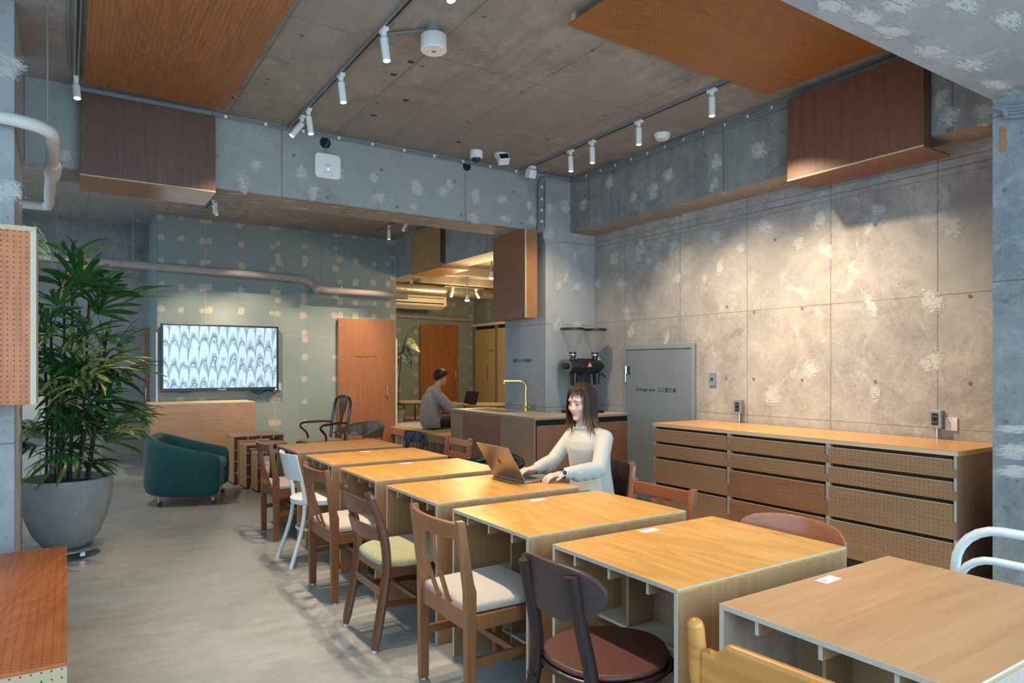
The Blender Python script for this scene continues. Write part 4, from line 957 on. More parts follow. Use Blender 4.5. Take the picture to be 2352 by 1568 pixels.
rr = [[p + Vector((.03, 0, 0)) * 0 for p in r] for r in rr]
def shrink(r, dx, k):
    c = sum(r, Vector()) / len(r); return [c + (p - c) * k + Vector((dx, 0, 0)) for p in r]
rr = [shrink(rr[0], .045, .55), shrink(rr[0], .035, .85)] + rr + [shrink(rr[-1], .035, .85), shrink(rr[-1], .045, .55)]
G().rings(rr).obj('shell', m_teal, t, smooth=True, sub=1)
G().box((-.26, -.30, .28), (.35, .30, .42)).obj('seat_cushion', m_teal, t, bev=.05, seg=4, smooth=True)
G().box((-.26, -.30, .12), (.33, .30, .28)).obj('seat_base', m_teal, t, bev=.02)
for x, y in ((.29, -.33), (.29, .33), (-.21, -.33), (-.21, .33)):
    c = G().cyl((x, y, .05), (x, y, .12), .01, 8).bar((x - .012, y, .06), (x + .02, y, .03), .022, .012).obj('caster', m_steel, t)
    G().cyl((x + .012, y - .012, .022), (x + .012, y + .012, .022), .022, 14).obj('wheel', m_black, c)
# ------------------------------------------------------------ chairs: local +x = the way the sitter faces, y across, origin on the floor between the back legs
w_ch = wood('warm_brown_chair', (.165, .052, .018), (.25, .088, .032), 2, .34, scale=1.5, coat=.2)
w_ch5 = wood('mid_brown_chair', (.20, .072, .026), (.30, .118, .046), 2, .36, scale=1.5, coat=.2)
w_chd = wood('dark_brown_chair', (.095, .032, .014), (.16, .056, .024), 2, .25, scale=1.5, coat=.4)
w_chv = wood('very_dark_chair', (.014, .007, .006), (.030, .013, .010), 2, .32)
w_chr = wood('red_brown_chair', (.20, .060, .026), (.29, .095, .042), 1, .28, scale=1.5, coat=.4)
w_chy = wood('yellow_oak_chair', (.42, .16, .030), (.57, .25, .055), 1, .34, rings=True)
w_cho = wood('reddish_ply_back', (.22, .075, .034), (.33, .125, .060), 1, .22, scale=1.5, coat=.5)
HZ = {w_ch.name: wood('warm_brown_rail', (.165, .052, .018), (.25, .088, .032), 1, .34, scale=1.5, coat=.2), w_ch5.name: wood('mid_brown_rail', (.20, .072, .026), (.30, .118, .046), 1, .36, scale=1.5, coat=.2), w_chd.name: wood('dark_brown_rail', (.095, .032, .014), (.16, .056, .024), 1, .25, scale=1.5, coat=.4)}
m_bk = plain('glossy_black_paint', (.008, .009, .010), .25)
m_wp = plain('white_paint', (.62, .66, .66), .35)
m_cream = fabric('cream_seat', (.42, .37, .31), 500, .9, .12)
m_olive = fabric('olive_weave_seat', (.34, .32, .16), 260, .95, .22)
m_lth = plain('maroon_leather', (.085, .028, .020), .42, var=.15); m_lthb = plain('dark_leather', (.045, .022, .018), .35, var=.15)
m_lthg = plain('grey_brown_leather', (.050, .026, .024), .42, var=.12)
m_glide = plain('white_glide', (.8, .8, .78), .5)
def glide(t, x, y): G().cyl((x, y, 0), (x, y, .007), .011, 10).obj('glide', m_glide, t)
def curved_rail(t, name, m, y, z0, z1, x0, sag, th, rake=0.0, n=12, bev=.004, taper=0):
    m = HZ.get(m.name, m)
    def fn(u, v):
        yy = -y + 2 * y * u; k = 1 - (yy / y) ** 2; z = z0 + (z1 - z0) * v + taper * k * (1 if v > .5 else -1)
        return (x0 - sag * k + rake * (z - z0), yy, z), (1, 2 * sag * yy / y ** 2 * -1, 0)
    return G().sheet(fn, n, 3, th).obj(name, m, t, bev=bev)
def chair_slat(label, loc, rz, m, seat, W=.42, H=.785, dep=.42, nslat=2, group=None, straight=False, bow=.03):
    t = thing('dining_chair', label, 'chair', loc, rz, group); y = W / 2
    for s in (-1, 1):
        pr = [(0, .007), (.042, .007), (.044, .5), (.03, .545), (-.008, H), (-.042, H), (-.006, .5)]
        G().prism(pr, 1, s * y - .015, s * y + .015).obj('back_leg', m, t, bev=.003); glide(t, .02, s * y)
        G().box((dep - .035, s * y - .02, .007), (dep + .005, s * y + .015, .40)).obj('front_leg', m, t, bev=.003); glide(t, dep - .015, s * y)
        G().box((.04, s * y - .012, .345), (dep - .03, s * y + .012, .405)).obj('seat_rail', m, t, bev=.002)
        G().box((.04, s * y - .010, .20), (dep - .03, s * y + .010, .235)).obj('stretcher', m, t, bev=.002)
    G().box((.008, -y + .015, .345), (.034, y - .015, .42)).obj('seat_rail', m, t, bev=.002)
    G().box((dep - .028, -y + .015, .345), (dep - .004, y - .015, .405)).obj('seat_rail', m, t, bev=.002)
    G().box((dep * .55, -y + .015, .205), (dep * .55 + .02, y - .015, .232)).obj('stretcher', m, t, bev=.002)
    if straight: G().box((-.03, -y + .015, H - .075), (-.006, y - .015, H - .012)).obj('top_rail', m, t, bev=.003)
    else: curved_rail(t, 'top_rail', m, y + .004, H - .075, H - .008, -.022, .035, .022, -.1)
    for k in range(nslat):
        yy = (k - (nslat - 1) / 2) * (.095 if nslat == 2 else .075)
        if straight: G().bar((.02, yy, .41), (-.018, yy, H - .07), .04, .012, (1, 0, 0)).obj('slat', m, t, bev=.002)
        else:
            pts = bez([(.018, yy * .9, .41), (-.02, yy * 1.1, .52), (-.055, yy * 1.0, .63), (-.058, yy * .85, H - .07)], 5)
            rr = []
            for p in pts: rr.append([p + Vector(q) for q in ((-.006, -.015, 0), (.006, -.015, 0), (.006, .015, 0), (-.006, .015, 0))])
            G().rings(rr).obj('slat', m, t, bev=.002)
    def sf(u, v):
        x = .02 + (dep - .01) * u; yy = (-1 + 2 * v) * (y - .004 + .015 * u); e = (1 - abs(2 * u - 1) ** 6) * (1 - abs(2 * v - 1) ** 6)
        return (x, yy, .425 + .022 * e), (0, 0, 1)
    G().sheet(sf, 10, 10, .034).obj('seat_cushion', seat, t, smooth=True, bev=.01)
    return t
def chair_ladder(label, loc, rz, m, seat, W=.40, H=.775):   # two broad curved rails, splayed tapering legs, rounded seat
    t = thing('dining_chair', label, 'chair', loc, rz); y = W / 2
    for s in (-1, 1):
        G().tube(bez([(-.045, s * (y + .005), .012), (.0, s * y, .25), (.02, s * y, .42), (.0, s * (y - .005), .58), (-.05, s * (y - .01), .72), (-.075, s * (y - .012), H)], 5), [.014] + [.021] * 22 + [.017] * 3, 10, sx=.8, sy=1.15).obj('back_leg', m, t, smooth=True); glide(t, -.045, s * (y + .005))
        G().tube([(.44, s * (y + .02), .012), (.40, s * (y - .005), .39)], [.012, .021], 10).obj('front_leg', m, t, smooth=True); glide(t, .44, s * (y + .02))
        G().bar((.02, s * y, .375), (.4, s * (y - .005), .375), .024, .055).obj('seat_rail', m, t, bev=.004)
        G().bar((.0, s * y, .22), (.41, s * y, .19), .014, .028).obj('stretcher', m, t, bev=.003)
    for xa in (.01, .387): G().box((xa, -y, .355), (xa + .022, y, .402)).obj('seat_rail', m, t, bev=.003)
    G().box((-.005, -y, .255), (.015, y, .30)).obj('stretcher', m, t, bev=.003)
    G().box((.2, -y, .19), (.215, y, .215)).obj('stretcher', m, t, bev=.003)
    curved_rail(t, 'back_rail', m, y - .006, .665, .735, -.05, .03, .016, -.25, taper=.01)
    curved_rail(t, 'back_rail', m, y - .004, .535, .60, -.012, .03, .016, -.25, taper=.008)
    def sf(u, v):
        a = -1 + 2 * v; k = 1 - .25 * (2 * u - 1) ** 4; x = .0 + .45 * u - .015 * a * a * (1 if u > .5 else -1); e = (1 - abs(2 * u - 1) ** 5) * (1 - abs(a) ** 5)
        return (x, a * (y + .03) * k, .41 + .03 * e), (0, 0, 1)
    G().sheet(sf, 12, 12, .035).obj('seat_cushion', seat, t, smooth=True, bev=.012)
    return t
# ---- left row, far to near
chair_slat('brown slat back chair at the far left end of the row', (1.372, 5.77, 0), 0, w_ch, m_cream, .41, dep=.375, group='brown curved slat chairs')
t = thing('dining_chair', 'white painted round seat chair in the left row', 'chair', (1.345, 4.925, 0))
for s in (-1, 1):
    G().tube(bez([(-.06, s * .175, .0), (.02, s * .155, .25), (.045, s * .145, .44), (.02, s * .15, .6), (-.03, s * .16, .775)], 6), .0145, 10).obj('back_leg', m_wp, t, smooth=True)
    G().tube([(.40, s * .17, 0), (.36, s * .135, .43)], .0145, 10).obj('front_leg', m_wp, t, smooth=True)
G().lathe([(.195, .418), (.21, .425), (.21, .455), (.20, .462)], 36, (.20, 0, 0)).obj('seat', m_wp, t, smooth=True)
G().tube([(.20 + .165 * math.cos(a), .165 * math.sin(a), .24) for a in [2 * math.pi * k / 28 for k in range(28)]], .010, 8, True).obj('ring_stretcher', m_wp, t, smooth=True)
curved_rail(t, 'back_panel', m_wp, .20, .60, .785, .015, .05, .012, -.22)
for s in (-1, 1): G().cyl((.03, s * .17, .44), (.06, s * .175, .44), .006, 8).obj('bolt', m_steel, t)
chair_slat('brown slat back chair third from the far end, beside white chair', (1.295, 4.14, 0), 0, w_ch, m_cream, .43, group='brown curved slat chairs')
chair_ladder('dark brown two rail chair with olive woven seat', (1.30, 3.355, 0), 0, w_chd, m_olive)
chair_slat('mid brown slat back chair with cream seat, nearest slat chair', (1.31, 2.555, 0), 0, w_ch5, m_cream, .42, group='brown curved slat chairs')
# round leather chair
c6 = on(2, .44, 1408, 1490)
t = thing('dining_chair', 'dark chair with kidney shaped leather back and round seat', 'chair', (1.325, 1.735, 0), R(3))
def kid(u, v):
    a = -1 + 2 * u; yy = .205 * a; hgt = .085 * math.sqrt(max(.02, 1 - abs(a) ** 2.6)); z = .70 + .012 * a * a + (-1.15 + 2.15 * v) * hgt
    return (-.055 + .055 * a * a - .15 * (z - .7), yy, z), (1, -.5 * a, .15)
G().sheet(kid, 22, 8, .016).obj('backrest', m_lthg, t, smooth=True, bev=.004)
for s in (-1, 1):
    G().tube(bez([(-.09, s * .17, 0), (-.03, s * .155, .22), (.0, s * .135, .42), (-.02, s * .12, .56), (-.065, s * .115, .76)], 6), [.016] * 8 + [.021] * 17, 10, sx=.85, sy=1.1).obj('back_leg', w_chv, t, smooth=True)
    G().tube([(.43, s * .18, 0), (.38, s * .14, .40)], [.013, .021], 10).obj('front_leg', w_chv, t, smooth=True)
    G().tube(bez([(-.02, s * .14, .36), (.04, s * .155, .385), (.18, s * .165, .39), (.38, s * .14, .40)], 5), .018, 8).obj('seat_rail', w_chv, t, smooth=True)
    G().bar((-.04, s * .15, .24), (.41, s * .165, .22), .016, .026).obj('stretcher', w_chv, t, bev=.004)
    for yy, zz in ((.06, .745), (.15, .74), (.185, .70), (.17, .655)): G().ball((-.055 + .055 * (yy / .205) ** 2 - .15 * (zz - .7) + .009, s * yy, zz), .006, 8, 5).obj('rivet', m_grey, t, smooth=True)
G().bar((-.035, -.15, .27), (-.035, .15, .27), .022, .035).obj('stretcher', w_chv, t, bev=.004)
pts = [(.19 + .225 * math.cos(a) * (1 + .04 * math.cos(3 * a)), .215 * math.sin(a)) for a in [2 * math.pi * k / 36 for k in range(36)]]
G().prism(pts, 2, .405, .425).obj('seat_board', w_chv, t, bev=.006)
G().prism([(x * .96 + .0076, y * .95) for x, y in pts], 2, .425, .445).obj('seat_pad', m_lth, t, bev=.012, seg=3)
# yellow oak chair, nearest
t = thing('dining_chair', 'yellow oak chair with a plank back at the bottom edge', 'chair', (1.275, .86, 0), R(4))
for s in (-1, 1):
    G().tube([(-.02, s * .215, 0), (.0, s * .215, .42), (-.055, s * .215, .70), (-.065, s * .215, .80)], [.019, .022, .022, .019], 12).ball((-.066, s * .215, .80), .019, 12, 8).obj('back_leg', w_chy, t, smooth=True)
    G().cyl((.42, s * .21, 0), (.40, s * .21, .43), .02, 12).obj('front_leg', w_chy, t, smooth=True)
    G().bar((.0, s * .213, .25), (.41, s * .21, .25), .02, .03).obj('stretcher', w_chy, t, bev=.004)
    G().bar((.0, s * .213, .40), (.41, s * .21, .40), .022, .05).obj('seat_rail', w_chy, t, bev=.004)
bp = [(-.2, .645), (.2, .645), (.2, .755), (.16, .755), (.13, .785), (-.13, .785), (-.16, .755), (-.2, .755)]
G().prism(bp, 0, -.073, -.045).obj('back_plank', w_chy, t, bev=.010, seg=3)
G().box((-.03, -.2, .53), (-.01, .2, .58)).obj('back_rail', w_chy, t, bev=.005)
G().box((.0, -.21, .425), (.43, .21, .45)).obj('seat', w_chy, t, bev=.008)
# ---- right side, far to near (they face -x)
t = thing('dining_chair', 'black chair with one broad top rail beyond the table row', 'chair', (2.76, 6.0, 0), R(180))
for s in (-1, 1):
    G().tube(bez([(-.02, s * .17, 0), (.01, s * .17, .42), (-.02, s * .16, .60), (-.06, s * .15, .71)], 4), .017, 8, sx=1, sy=1.2).obj('back_leg', m_bk, t, smooth=True)
    G().cyl((.40, s * .19, 0), (.38, s * .18, .43), .016, 10).obj('front_leg', m_bk, t, smooth=True)
curved_rail(t, 'top_rail', m_bk, .235, .66, .765, -.03, .07, .03, -.1, bev=.008)
G().box((0, -.2, .42), (.42, .2, .45)).obj('seat', m_bk, t, bev=.01)
t = thing('dining_chair', 'red brown ladder chair with bolted square posts', 'chair', (2.86, 5.28, 0), R(180))
for s in (-1, 1):
    G().prism([(0, 0), (.04, 0), (.04, .44), (-.01, .775), (-.048, .775), (0, .44)], 1, s * .2 - .014, s * .2 + .014).obj('back_leg', w_chr, t, bev=.003)
    G().box((.38, s * .2 - .015, 0), (.415, s * .2 + .015, .43)).obj('front_leg', w_chr, t, bev=.003)
    G().box((.04, s * .2 - .01, .36), (.38, s * .2 + .01, .42)).obj('seat_rail', w_chr, t, bev=.002)
    for x, z in ((-.024, .735), (-.003, .615)): G().cyl((x, s * .213, z), (x, s * .219, z), .009, 12).obj('bolt', m_steel, t)
for z in (.70, .585): G().bar((-.038 + (.77 - z) * .15, -.186, z + .03), (-.038 + (.77 - z) * .15, .186, z + .03), .018, .055, (-.15, 0, 1)).obj('back_rail', w_chr, t, bev=.003)
G().box((.0, -.2, .42), (.42, .2, .445)).obj('seat', w_chr, t, bev=.006)
t = thing('armchair', 'glossy black round armed chair partly behind the laptop', 'armchair', (2.68, 4.23, 0), R(180))
hoop = [(.20, -.255, .665), (.08, -.25, .675), (-.03, -.20, .70), (-.075, -.1, .715), (-.085, 0, .72), (-.075, .1, .715), (-.03, .20, .70), (.08, .25, .675), (.20, .255, .665)]
G().tube(bez(hoop, 5), .026, 12, sx=.8, sy=1.15, up=(0, 0, 1)).obj('arm_rail', m_bk, t, smooth=True)
for s in (-1, 1):
    G().tube([(.0, s * .19, 0), (.0, s * .2, .42), (-.02, s * .205, .70)], .015, 10).obj('back_leg', m_bk, t, smooth=True)
    G().tube([(.40, s * .22, 0), (.36, s * .23, .43)], .015, 10).obj('front_leg', m_bk, t, smooth=True)
    G().cyl((.2, s * .232, .43), (.17, s * .25, .66), .013, 10).obj('arm_post', m_bk, t, smooth=True)
G().box((-.02, -.22, .42), (.42, .22, .455)).obj('seat', m_bk, t, bev=.012)
t = thing('dining_chair', 'dark leather backed chair the woman sits on', 'chair', (3.055, 3.485, 0), R(180))
for s in (-1, 1):
    G().tube(bez([(0, s * .2, 0), (.02, s * .2, .42), (.0, s * .205, .6), (-.025, s * .20, .74), (-.03, s * .17, .765)], 5), .017, 10, sx=.9, sy=1.3).obj('back_leg', w_ch5, t, smooth=True)
    G().cyl((.42, s * .2, 0), (.40, s * .2, .42), .018, 10).obj('front_leg', w_ch5, t, smooth=True)
curved_rail(t, 'back_pad', m_lthb, .195, .47, .765, -.0, .02, .028, -.09, bev=.008)
G().box((.0, -.21, .40), (.44, .21, .445)).obj('seat_pad', m_lthb, t, bev=.015, seg=3)
chair_slat('brown chair with straight top rail and two slats, right side', (2.645, 2.62, 0), R(180), w_chr, m_cream, .43, .765, .37, straight=True)
t = thing('dining_chair', 'chair with a curved oval plywood back, right side', 'chair', (2.55, 1.75, 0), R(180))
def ov(u, v):
    a = -1 + 2 * u; yy = .245 * a; hg = .055 * math.sqrt(max(.015, 1 - abs(a) ** 3)); z = .70 + (-1 + 2 * v) * hg
    return (-.045 + .075 * a * a - .2 * (z - .7), yy, z), (1, -.6 * a, .2)
G().sheet(ov, 24, 6, .012).obj('backrest', w_cho, t, smooth=True, bev=.003)
for s in (-1, 1):
    G().tube(bez([(-.05, s * .15, 0), (-.01, s * .15, .42), (-.04, s * .15, .58), (-.062, s * .15, .72)], 4), .015, 10).obj('back_leg', w_chd, t, smooth=True)
    G().cyl((.27, s * .17, 0), (.24, s * .14, .42), .015, 10).obj('front_leg', w_chd, t, smooth=True)
    for z in (.675, .73): G().ball((-.018 - .2 * (z - .7), s * .15, z), .007, 8, 6).obj('screw', m_grey, t, smooth=True)
G().prism([(.125 + .15 * math.cos(a), .21 * math.sin(a)) for a in [2 * math.pi * k / 32 for k in range(32)]], 2, .42, .44).obj('seat', w_cho, t, bev=.006)
t = thing('armchair', 'white tubular steel chair with two nested hoops at right edge', 'armchair', (2.72, .97, 0), R(180))
def hoopz(x, y, z, w, r, n=14): return [(x, -w, 0), (x, -w, z - r)] + [(x, -w + r - r * math.cos(a), z - r + r * math.sin(a)) for a in [R(90 * k / 6) for k in range(1, 6)]] + [(x, -w + r, z)]
def full(x, z, w, r):
    A = [(x, -w, .42), (x, -w, z - r)] + [(x, -w + r - r * math.cos(R(15 * k)), z - r + r * math.sin(R(15 * k))) for k in range(1, 7)]
    return A + [(q[0], -q[1], q[2]) for q in A[::-1]]
G().tube(full(.0, .815, .235, .15), .0165, 14).obj('back_hoop', m_wp, t, smooth=True)
G().tube([(x + (.07 if True else 0), y, z) for x, y, z in full(.0, .725, .20, .12)], .0135, 14).obj('inner_hoop', m_wp, t, smooth=True)
for s in (-1, 1):
    G().tube([(.0, s * .235, .43), (-.03, s * .235, 0)], .0155, 12).obj('back_leg', m_wp, t, smooth=True)
    G().tube([(.38, s * .22, .43), (.42, s * .23, 0)], .0155, 12).obj('front_leg', m_wp, t, smooth=True)
    G().tube([(.0, s * .235, .42), (.38, s * .22, .43)], .013, 10).obj('seat_tube', m_wp, t, smooth=True)
G().box((.0, -.225, .425), (.40, .225, .45)).obj('seat', m_wp, t, bev=.01)
# ---- the two armchairs beyond the row
w_qa = wood('mahogany', (.065, .018, .010), (.14, .042, .020), 2, .22, scale=1.5, coat=.6)
t = thing('antique_armchair', 'antique mahogany splat back armchair near the toilet door', 'armchair', (2.98, 8.76, 0), R(190))
for s in (-1, 1):
    G().tube(bez([(-.06, s * .19, 0), (0, s * .19, .3), (0, s * .19, .45), (-.02, s * .20, .62), (-.055, s * .205, .82), (-.075, s * .18, .955), (-.08, s * .11, .995)], 5), .017, 10, sx=1, sy=1.2).obj('back_post', w_qa, t, smooth=True)
    G().tube(bez([(-.02, s * .19, .665), (.1, s * .235, .675), (.25, s * .28, .67), (.36, s * .285, .66), (.39, s * .275, .62), (.35, s * .265, .575), (.31, s * .255, .53), (.295, s * .245, .46)], 6), .016, 10, sx=1.25, sy=.9).obj('arm', w_qa, t, smooth=True)
    G().tube(bez([(.46, s * .25, 0), (.44, s * .235, .10), (.46, s * .24, .28), (.44, s * .235, .40)], 4), [.018] * 5 + [.026] * 8, 10).obj('front_leg', w_qa, t, smooth=True)
G().tube(bez([(-.078, -.12, .985), (-.085, -.05, 1.005), (-.088, 0, 1.01), (-.085, .05, 1.005), (-.078, .12, .985)], 5), .022, 10, sx=1.2, sy=.7).obj('crest_rail', w_qa, t, smooth=True)
def splat(u, v):
    w = .055 + .03 * math.cos(v * math.pi * 2.2 + .3) + .012 * v; z = .45 + .54 * v
    return (.0 - .085 * v ** 1.6 - .02 * math.sin(v * 3.1), (-1 + 2 * u) * w, z), (1, 0, .15)
G().sheet(splat, 6, 20, .012).obj('splat', wood('burl_splat', (.09, .024, .012), (.17, .055, .026), 2, .22, coat=.5), t, smooth=True)
G().prism([(0, -.2), (.46, -.26), (.46, .26), (0, .2)], 2, .38, .43).obj('seat_rail', w_qa, t, bev=.006)
G().prism([(.02, -.19), (.445, -.245), (.445, .245), (.02, .19)], 2, .43, .465).obj('seat_pad', fabric('gold_seat', (.58, .43, .21), 300), t, bev=.015, seg=3)
t = thing('barrel_chair', 'low brown bentwood barrel chair between antique chair and table row', 'armchair', (2.86, 7.25, 0), R(195))
w_bc = wood('olive_brown_ply', (.13, .066, .030), (.20, .105, .052), 1, .3, coat=.4)
def barrel(u, v):
    a = R(-115 + 230 * u); k = abs(-1 + 2 * u); top = .78 - .12 * k ** 2.2; bot = .60 + .045 * k
    z = bot + (top - bot) * v; r = .27 + .03 * v
    return (.20 - r * math.cos(a) * .95, r * math.sin(a), z), (-math.cos(a), math.sin(a), 0)
G().sheet(barrel, 26, 4, .022).obj('back_band', w_bc, t, smooth=True, bev=.005)
for k in range(5):
    a = R(-80 + 40 * k); G().cyl((.2 - .23 * math.cos(a), .23 * math.sin(a), .44), (.2 - .27 * math.cos(a), .27 * math.sin(a), .66), .011, 8).obj('spindle', w_bc, t, smooth=True)
G().cyl((.2, 0, .42), (.2, 0, .45), .26, 32).obj('seat', w_bc, t, smooth=True)
for s in (-1, 1):
    for x in (.0, .38): G().cyl((x + (.03 if x else -.03), s * .2, 0), (x, s * .17, .42), .017, 10).obj('leg', w_bc, t, smooth=True)
# ------------------------------------------------------------ palm in its concrete pot, on a dolly
PC = Vector((0.0, 6.03, 0))
t = thing('plant_dolly', 'round wheeled dolly under the big concrete pot', 'dolly', PC)
G().lathe([(.02, .052), (.225, .052), (.235, .056), (.235, .066), (.02, .066)], 40).obj('tray', m_grey, t, smooth=True)
for k in range(4):
    a = R(-60 + 90 * k); x, y = .20 * math.cos(a), .20 * math.sin(a)
    c = G().cyl((x, y, .03), (x, y, .052), .012, 10).box((x - .02, y - .018, .02), (x + .01, y + .018, .045)).obj('caster', m_steel, t)
    G().cyl((x - .01, y - .012, .02), (x - .01, y + .012, .02), .02, 14).obj('wheel', m_black, c)
t = thing('potted_palm', 'tall lady palm in a grey concrete pot left of the armchair', 'plant', PC + Vector((0, 0, .066)))
m_pot = concrete('pot_concrete', (.22, .22, .205), (.33, .325, .30), rough=.85)
G().lathe([(.13, 0), (.15, .012), (.215, .10), (.262, .22), (.29, .34), (.299, .42), (.296, .505), (.288, .51), (.272, .50), (.268, .45), (.02, .44)], 48).obj('pot', m_pot, t, smooth=True)
G().lathe([(.02, .445), (.266, .445), (.266, .455), (.02, .458)], 32).obj('soil', plain('soil', (.035, .026, .02), .95, var=.4), t)
def leaf_mat(name, c1, c2, stripe):
    m = NT(name); v = m.coord(True); n = m.noise(v, 6, 3); n2 = m.noise(v, 40, 3, .6, (.2, 3, 1))
    col = m.ramp(m.math('ADD', m.math('MULTIPLY', n, .6), m.math('MULTIPLY', n2, .4)), (.35, c1), (.65, c2))
    if stripe: col = m.mix(m.ramp(n2, (.5, (0, 0, 0)), (.56, (1, 1, 1))), col, c3(stripe))
    m.l(col, m.b.inputs['Base Color']); m.b.inputs['Roughness'].default_value = .38
    m.b.inputs['Subsurface Weight'].default_value = .0; return m.m
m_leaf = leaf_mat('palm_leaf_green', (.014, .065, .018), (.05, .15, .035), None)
m_leaf_lit = leaf_mat('palm_leaf_variegated_lit', (.14, .22, .04), (.34, .40, .09), (.60, .56, .22))  # yellow striped leaf; its bright tone also paints in light on lit fronds
m_cane = plain('palm_cane', (.045, .028, .02), .85, var=.5, nsc=60)
m_stalk = plain('palm_stalk', (.05, .10, .03), .5)
def frond(seed, nl, spread, ln, droop, m):
    rnd = random.Random(seed); g = G(); pl = .20 + rnd.uniform(-.04, .06)
    g.tube([(0, 0, 0), (pl * .5, 0, .012), (pl, 0, 0)], [.004, .0032, .0028], 5)
    for i in range(nl):
        a = (-.5 + (i + .5) / nl) * spread + rnd.uniform(-.06, .06); L = ln * (1 - .22 * abs(a) / 1.5) * rnd.uniform(.85, 1.1); w = rnd.uniform(.0095, .0145)
        d = Vector((math.cos(a), math.sin(a), .08 + rnd.uniform(-.1, .15))); side = Vector((-math.sin(a), math.cos(a), 0)); dr = droop * rnd.uniform(.6, 1.3)
        rows = []
        for k in range(7):
            u = k / 6; p = Vector((pl, 0, 0)) + d * (L * u) + Vector((0, 0, -dr * L * u ** 2.2)); ww = w * (.35 + 1.25 * u ** .5 * (1 - u ** 5) + .25 * u)
            ww *= (1 if k < 6 else .55); rows.append([g.b.verts.new(p - side * ww + Vector((0, 0, .25 * ww))), g.b.verts.new(p + Vector((0, 0, -.15 * ww))), g.b.verts.new(p + side * ww + Vector((0, 0, .25 * ww)))])
        for k in range(6):
            for j in range(2): g.b.faces.new([rows[k][j], rows[k][j+1], rows[k+1][j+1], rows[k+1][j]])
    return g.mesh('frond', m, True)
FR = [frond(s, n, sp, ln, dr, m_leaf) for s, n, sp, ln, dr in ((1, 8, 2.4, .31, .45), (2, 7, 2.0, .34, .6), (3, 10, 2.7, .30, .55), (4, 5, 1.7, .32, .85), (5, 9, 3.0, .29, .4))]
FY = [frond(s, n, sp, ln, dr, m_leaf_lit) for s, n, sp, ln, dr in ((11, 6, 2.2, .32, .55), (12, 8, 2.6, .30, .45))]
rnd = random.Random(21)
canes = [(-.10, -.08, -.10, -.02, 1.25), (.02, -.06, .03, -.05, 1.50), (.07, .02, .14, .0, 1.38), (-.03, .08, -.02, .1, 1.45), (.13, -.05, .24, -.08, 1.0), (-.13, .04, -.14, .10, 1.05), (.0, .14, .1, .2, 1.2), (.12, .1, .26, .1, 1.15), (-.06, -.13, -.02, -.22, .75), (.06, -.14, .14, -.22, .7), (.0, .0, .08, .06, 1.3), (-.08, .12, -.05, .22, .85)]
for ci, (x0, y0, x1, y1, h) in enumerate(canes):
    P = bez([(x0, y0, .45), (x0 * .6 + x1 * .4 + .01, y0 * .6 + y1 * .4, .45 + h * .45), (x1, y1, .45 + h)], 8)
    G().tube(P, [.0085 + .0025 * (k % 2) * (1 - k / len(P)) for k in range(len(P))], 8).obj('cane', m_cane, t, smooth=True)
    nf = 9 if h > 1.0 else 6
    for k in range(nf):
        u = .22 + .78 * k / (nf - 1); p = P[min(len(P) - 1, int(u * (len(P) - 1)))]
        top = k >= nf - 2; s = rnd.uniform(.9, 1.2) * (.8 if u < .45 else 1.0)
        for tr in range(30):
            az = ci * 47 + k * 137.5 + tr * 23; q = PC + p + Vector((math.cos(R(az)), math.sin(R(az)), 0)) * .52 * s
            if q.x > -.12 or q.y > 6.0: break
        el = rnd.uniform(5, 40) + (35 if top else 0); dirx = math.cos(R(az)) - .4 * math.sin(R(az))
        yel = rnd.random() < (.14 + (.30 if dirx > .5 and p.z > 1.1 else 0))  # yellowish fronds favour the upper right, where the painted-in light falls
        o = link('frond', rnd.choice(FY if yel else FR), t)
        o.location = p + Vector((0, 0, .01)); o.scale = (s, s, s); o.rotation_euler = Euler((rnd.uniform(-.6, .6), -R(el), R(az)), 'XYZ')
# variegated rubber plant glimpsed past the end of the green wall
t = thing('rubber_plant', 'variegated rubber plant peeking from behind the green wall', 'plant', (4.79, 10.95, PZ + .004))
G().lathe([(.09, 0), (.12, .22), (.125, .23), (.11, .22), (.02, .2)], 24).obj('pot', m_pot, t, smooth=True)
G().tube(bez([(0, 0, .2), (.02, 0, .7), (.05, -.02, 1.15), (.14, -.04, 1.5)], 5), .008, 6).obj('stem', m_cane, t, smooth=True)
m_var = leaf_mat('rubber_leaf', (.02, .05, .018), (.04, .085, .03), (.50, .50, .30))
def rleaf(L, w):
    g = G(); rows = []
    for k in range(9):
        u = k / 8; ww = w * math.sin(math.pi * min(1, u * .98 + .01)) ** .7; z = -.35 * L * u * u
        rows.append([g.b.verts.new((L * u, -ww, z + .02)), g.b.verts.new((L * u, 0, z)), g.b.verts.new((L * u, ww, z + .02))])
    for k in range(8):
        for j in range(2): g.b.faces.new([rows[k][j], rows[k][j+1], rows[k+1][j+1], rows[k+1][j]])
    return g.mesh('leaf', m_var, True)
RL = rleaf(.30, .075)
for p, az, pit, rol in (((.14, -.04, 1.48), -20, -60, 0), ((.12, -.04, 1.40), -40, 25, 40), ((.10, -.03, 1.32), 20, 55, -30), ((.08, -.03, 1.22), -60, 60, 60), ((.12, -.04, 1.42), 10, 10, 70), ((.05, 0, 1.1), 200, 30, 0), ((.07, -.02, 1.2), 120, 20, 0)):
    o = link('leaf', RL, t); o.location = p; o.rotation_euler = Euler((R(rol), R(pit), R(az)), 'XYZ')
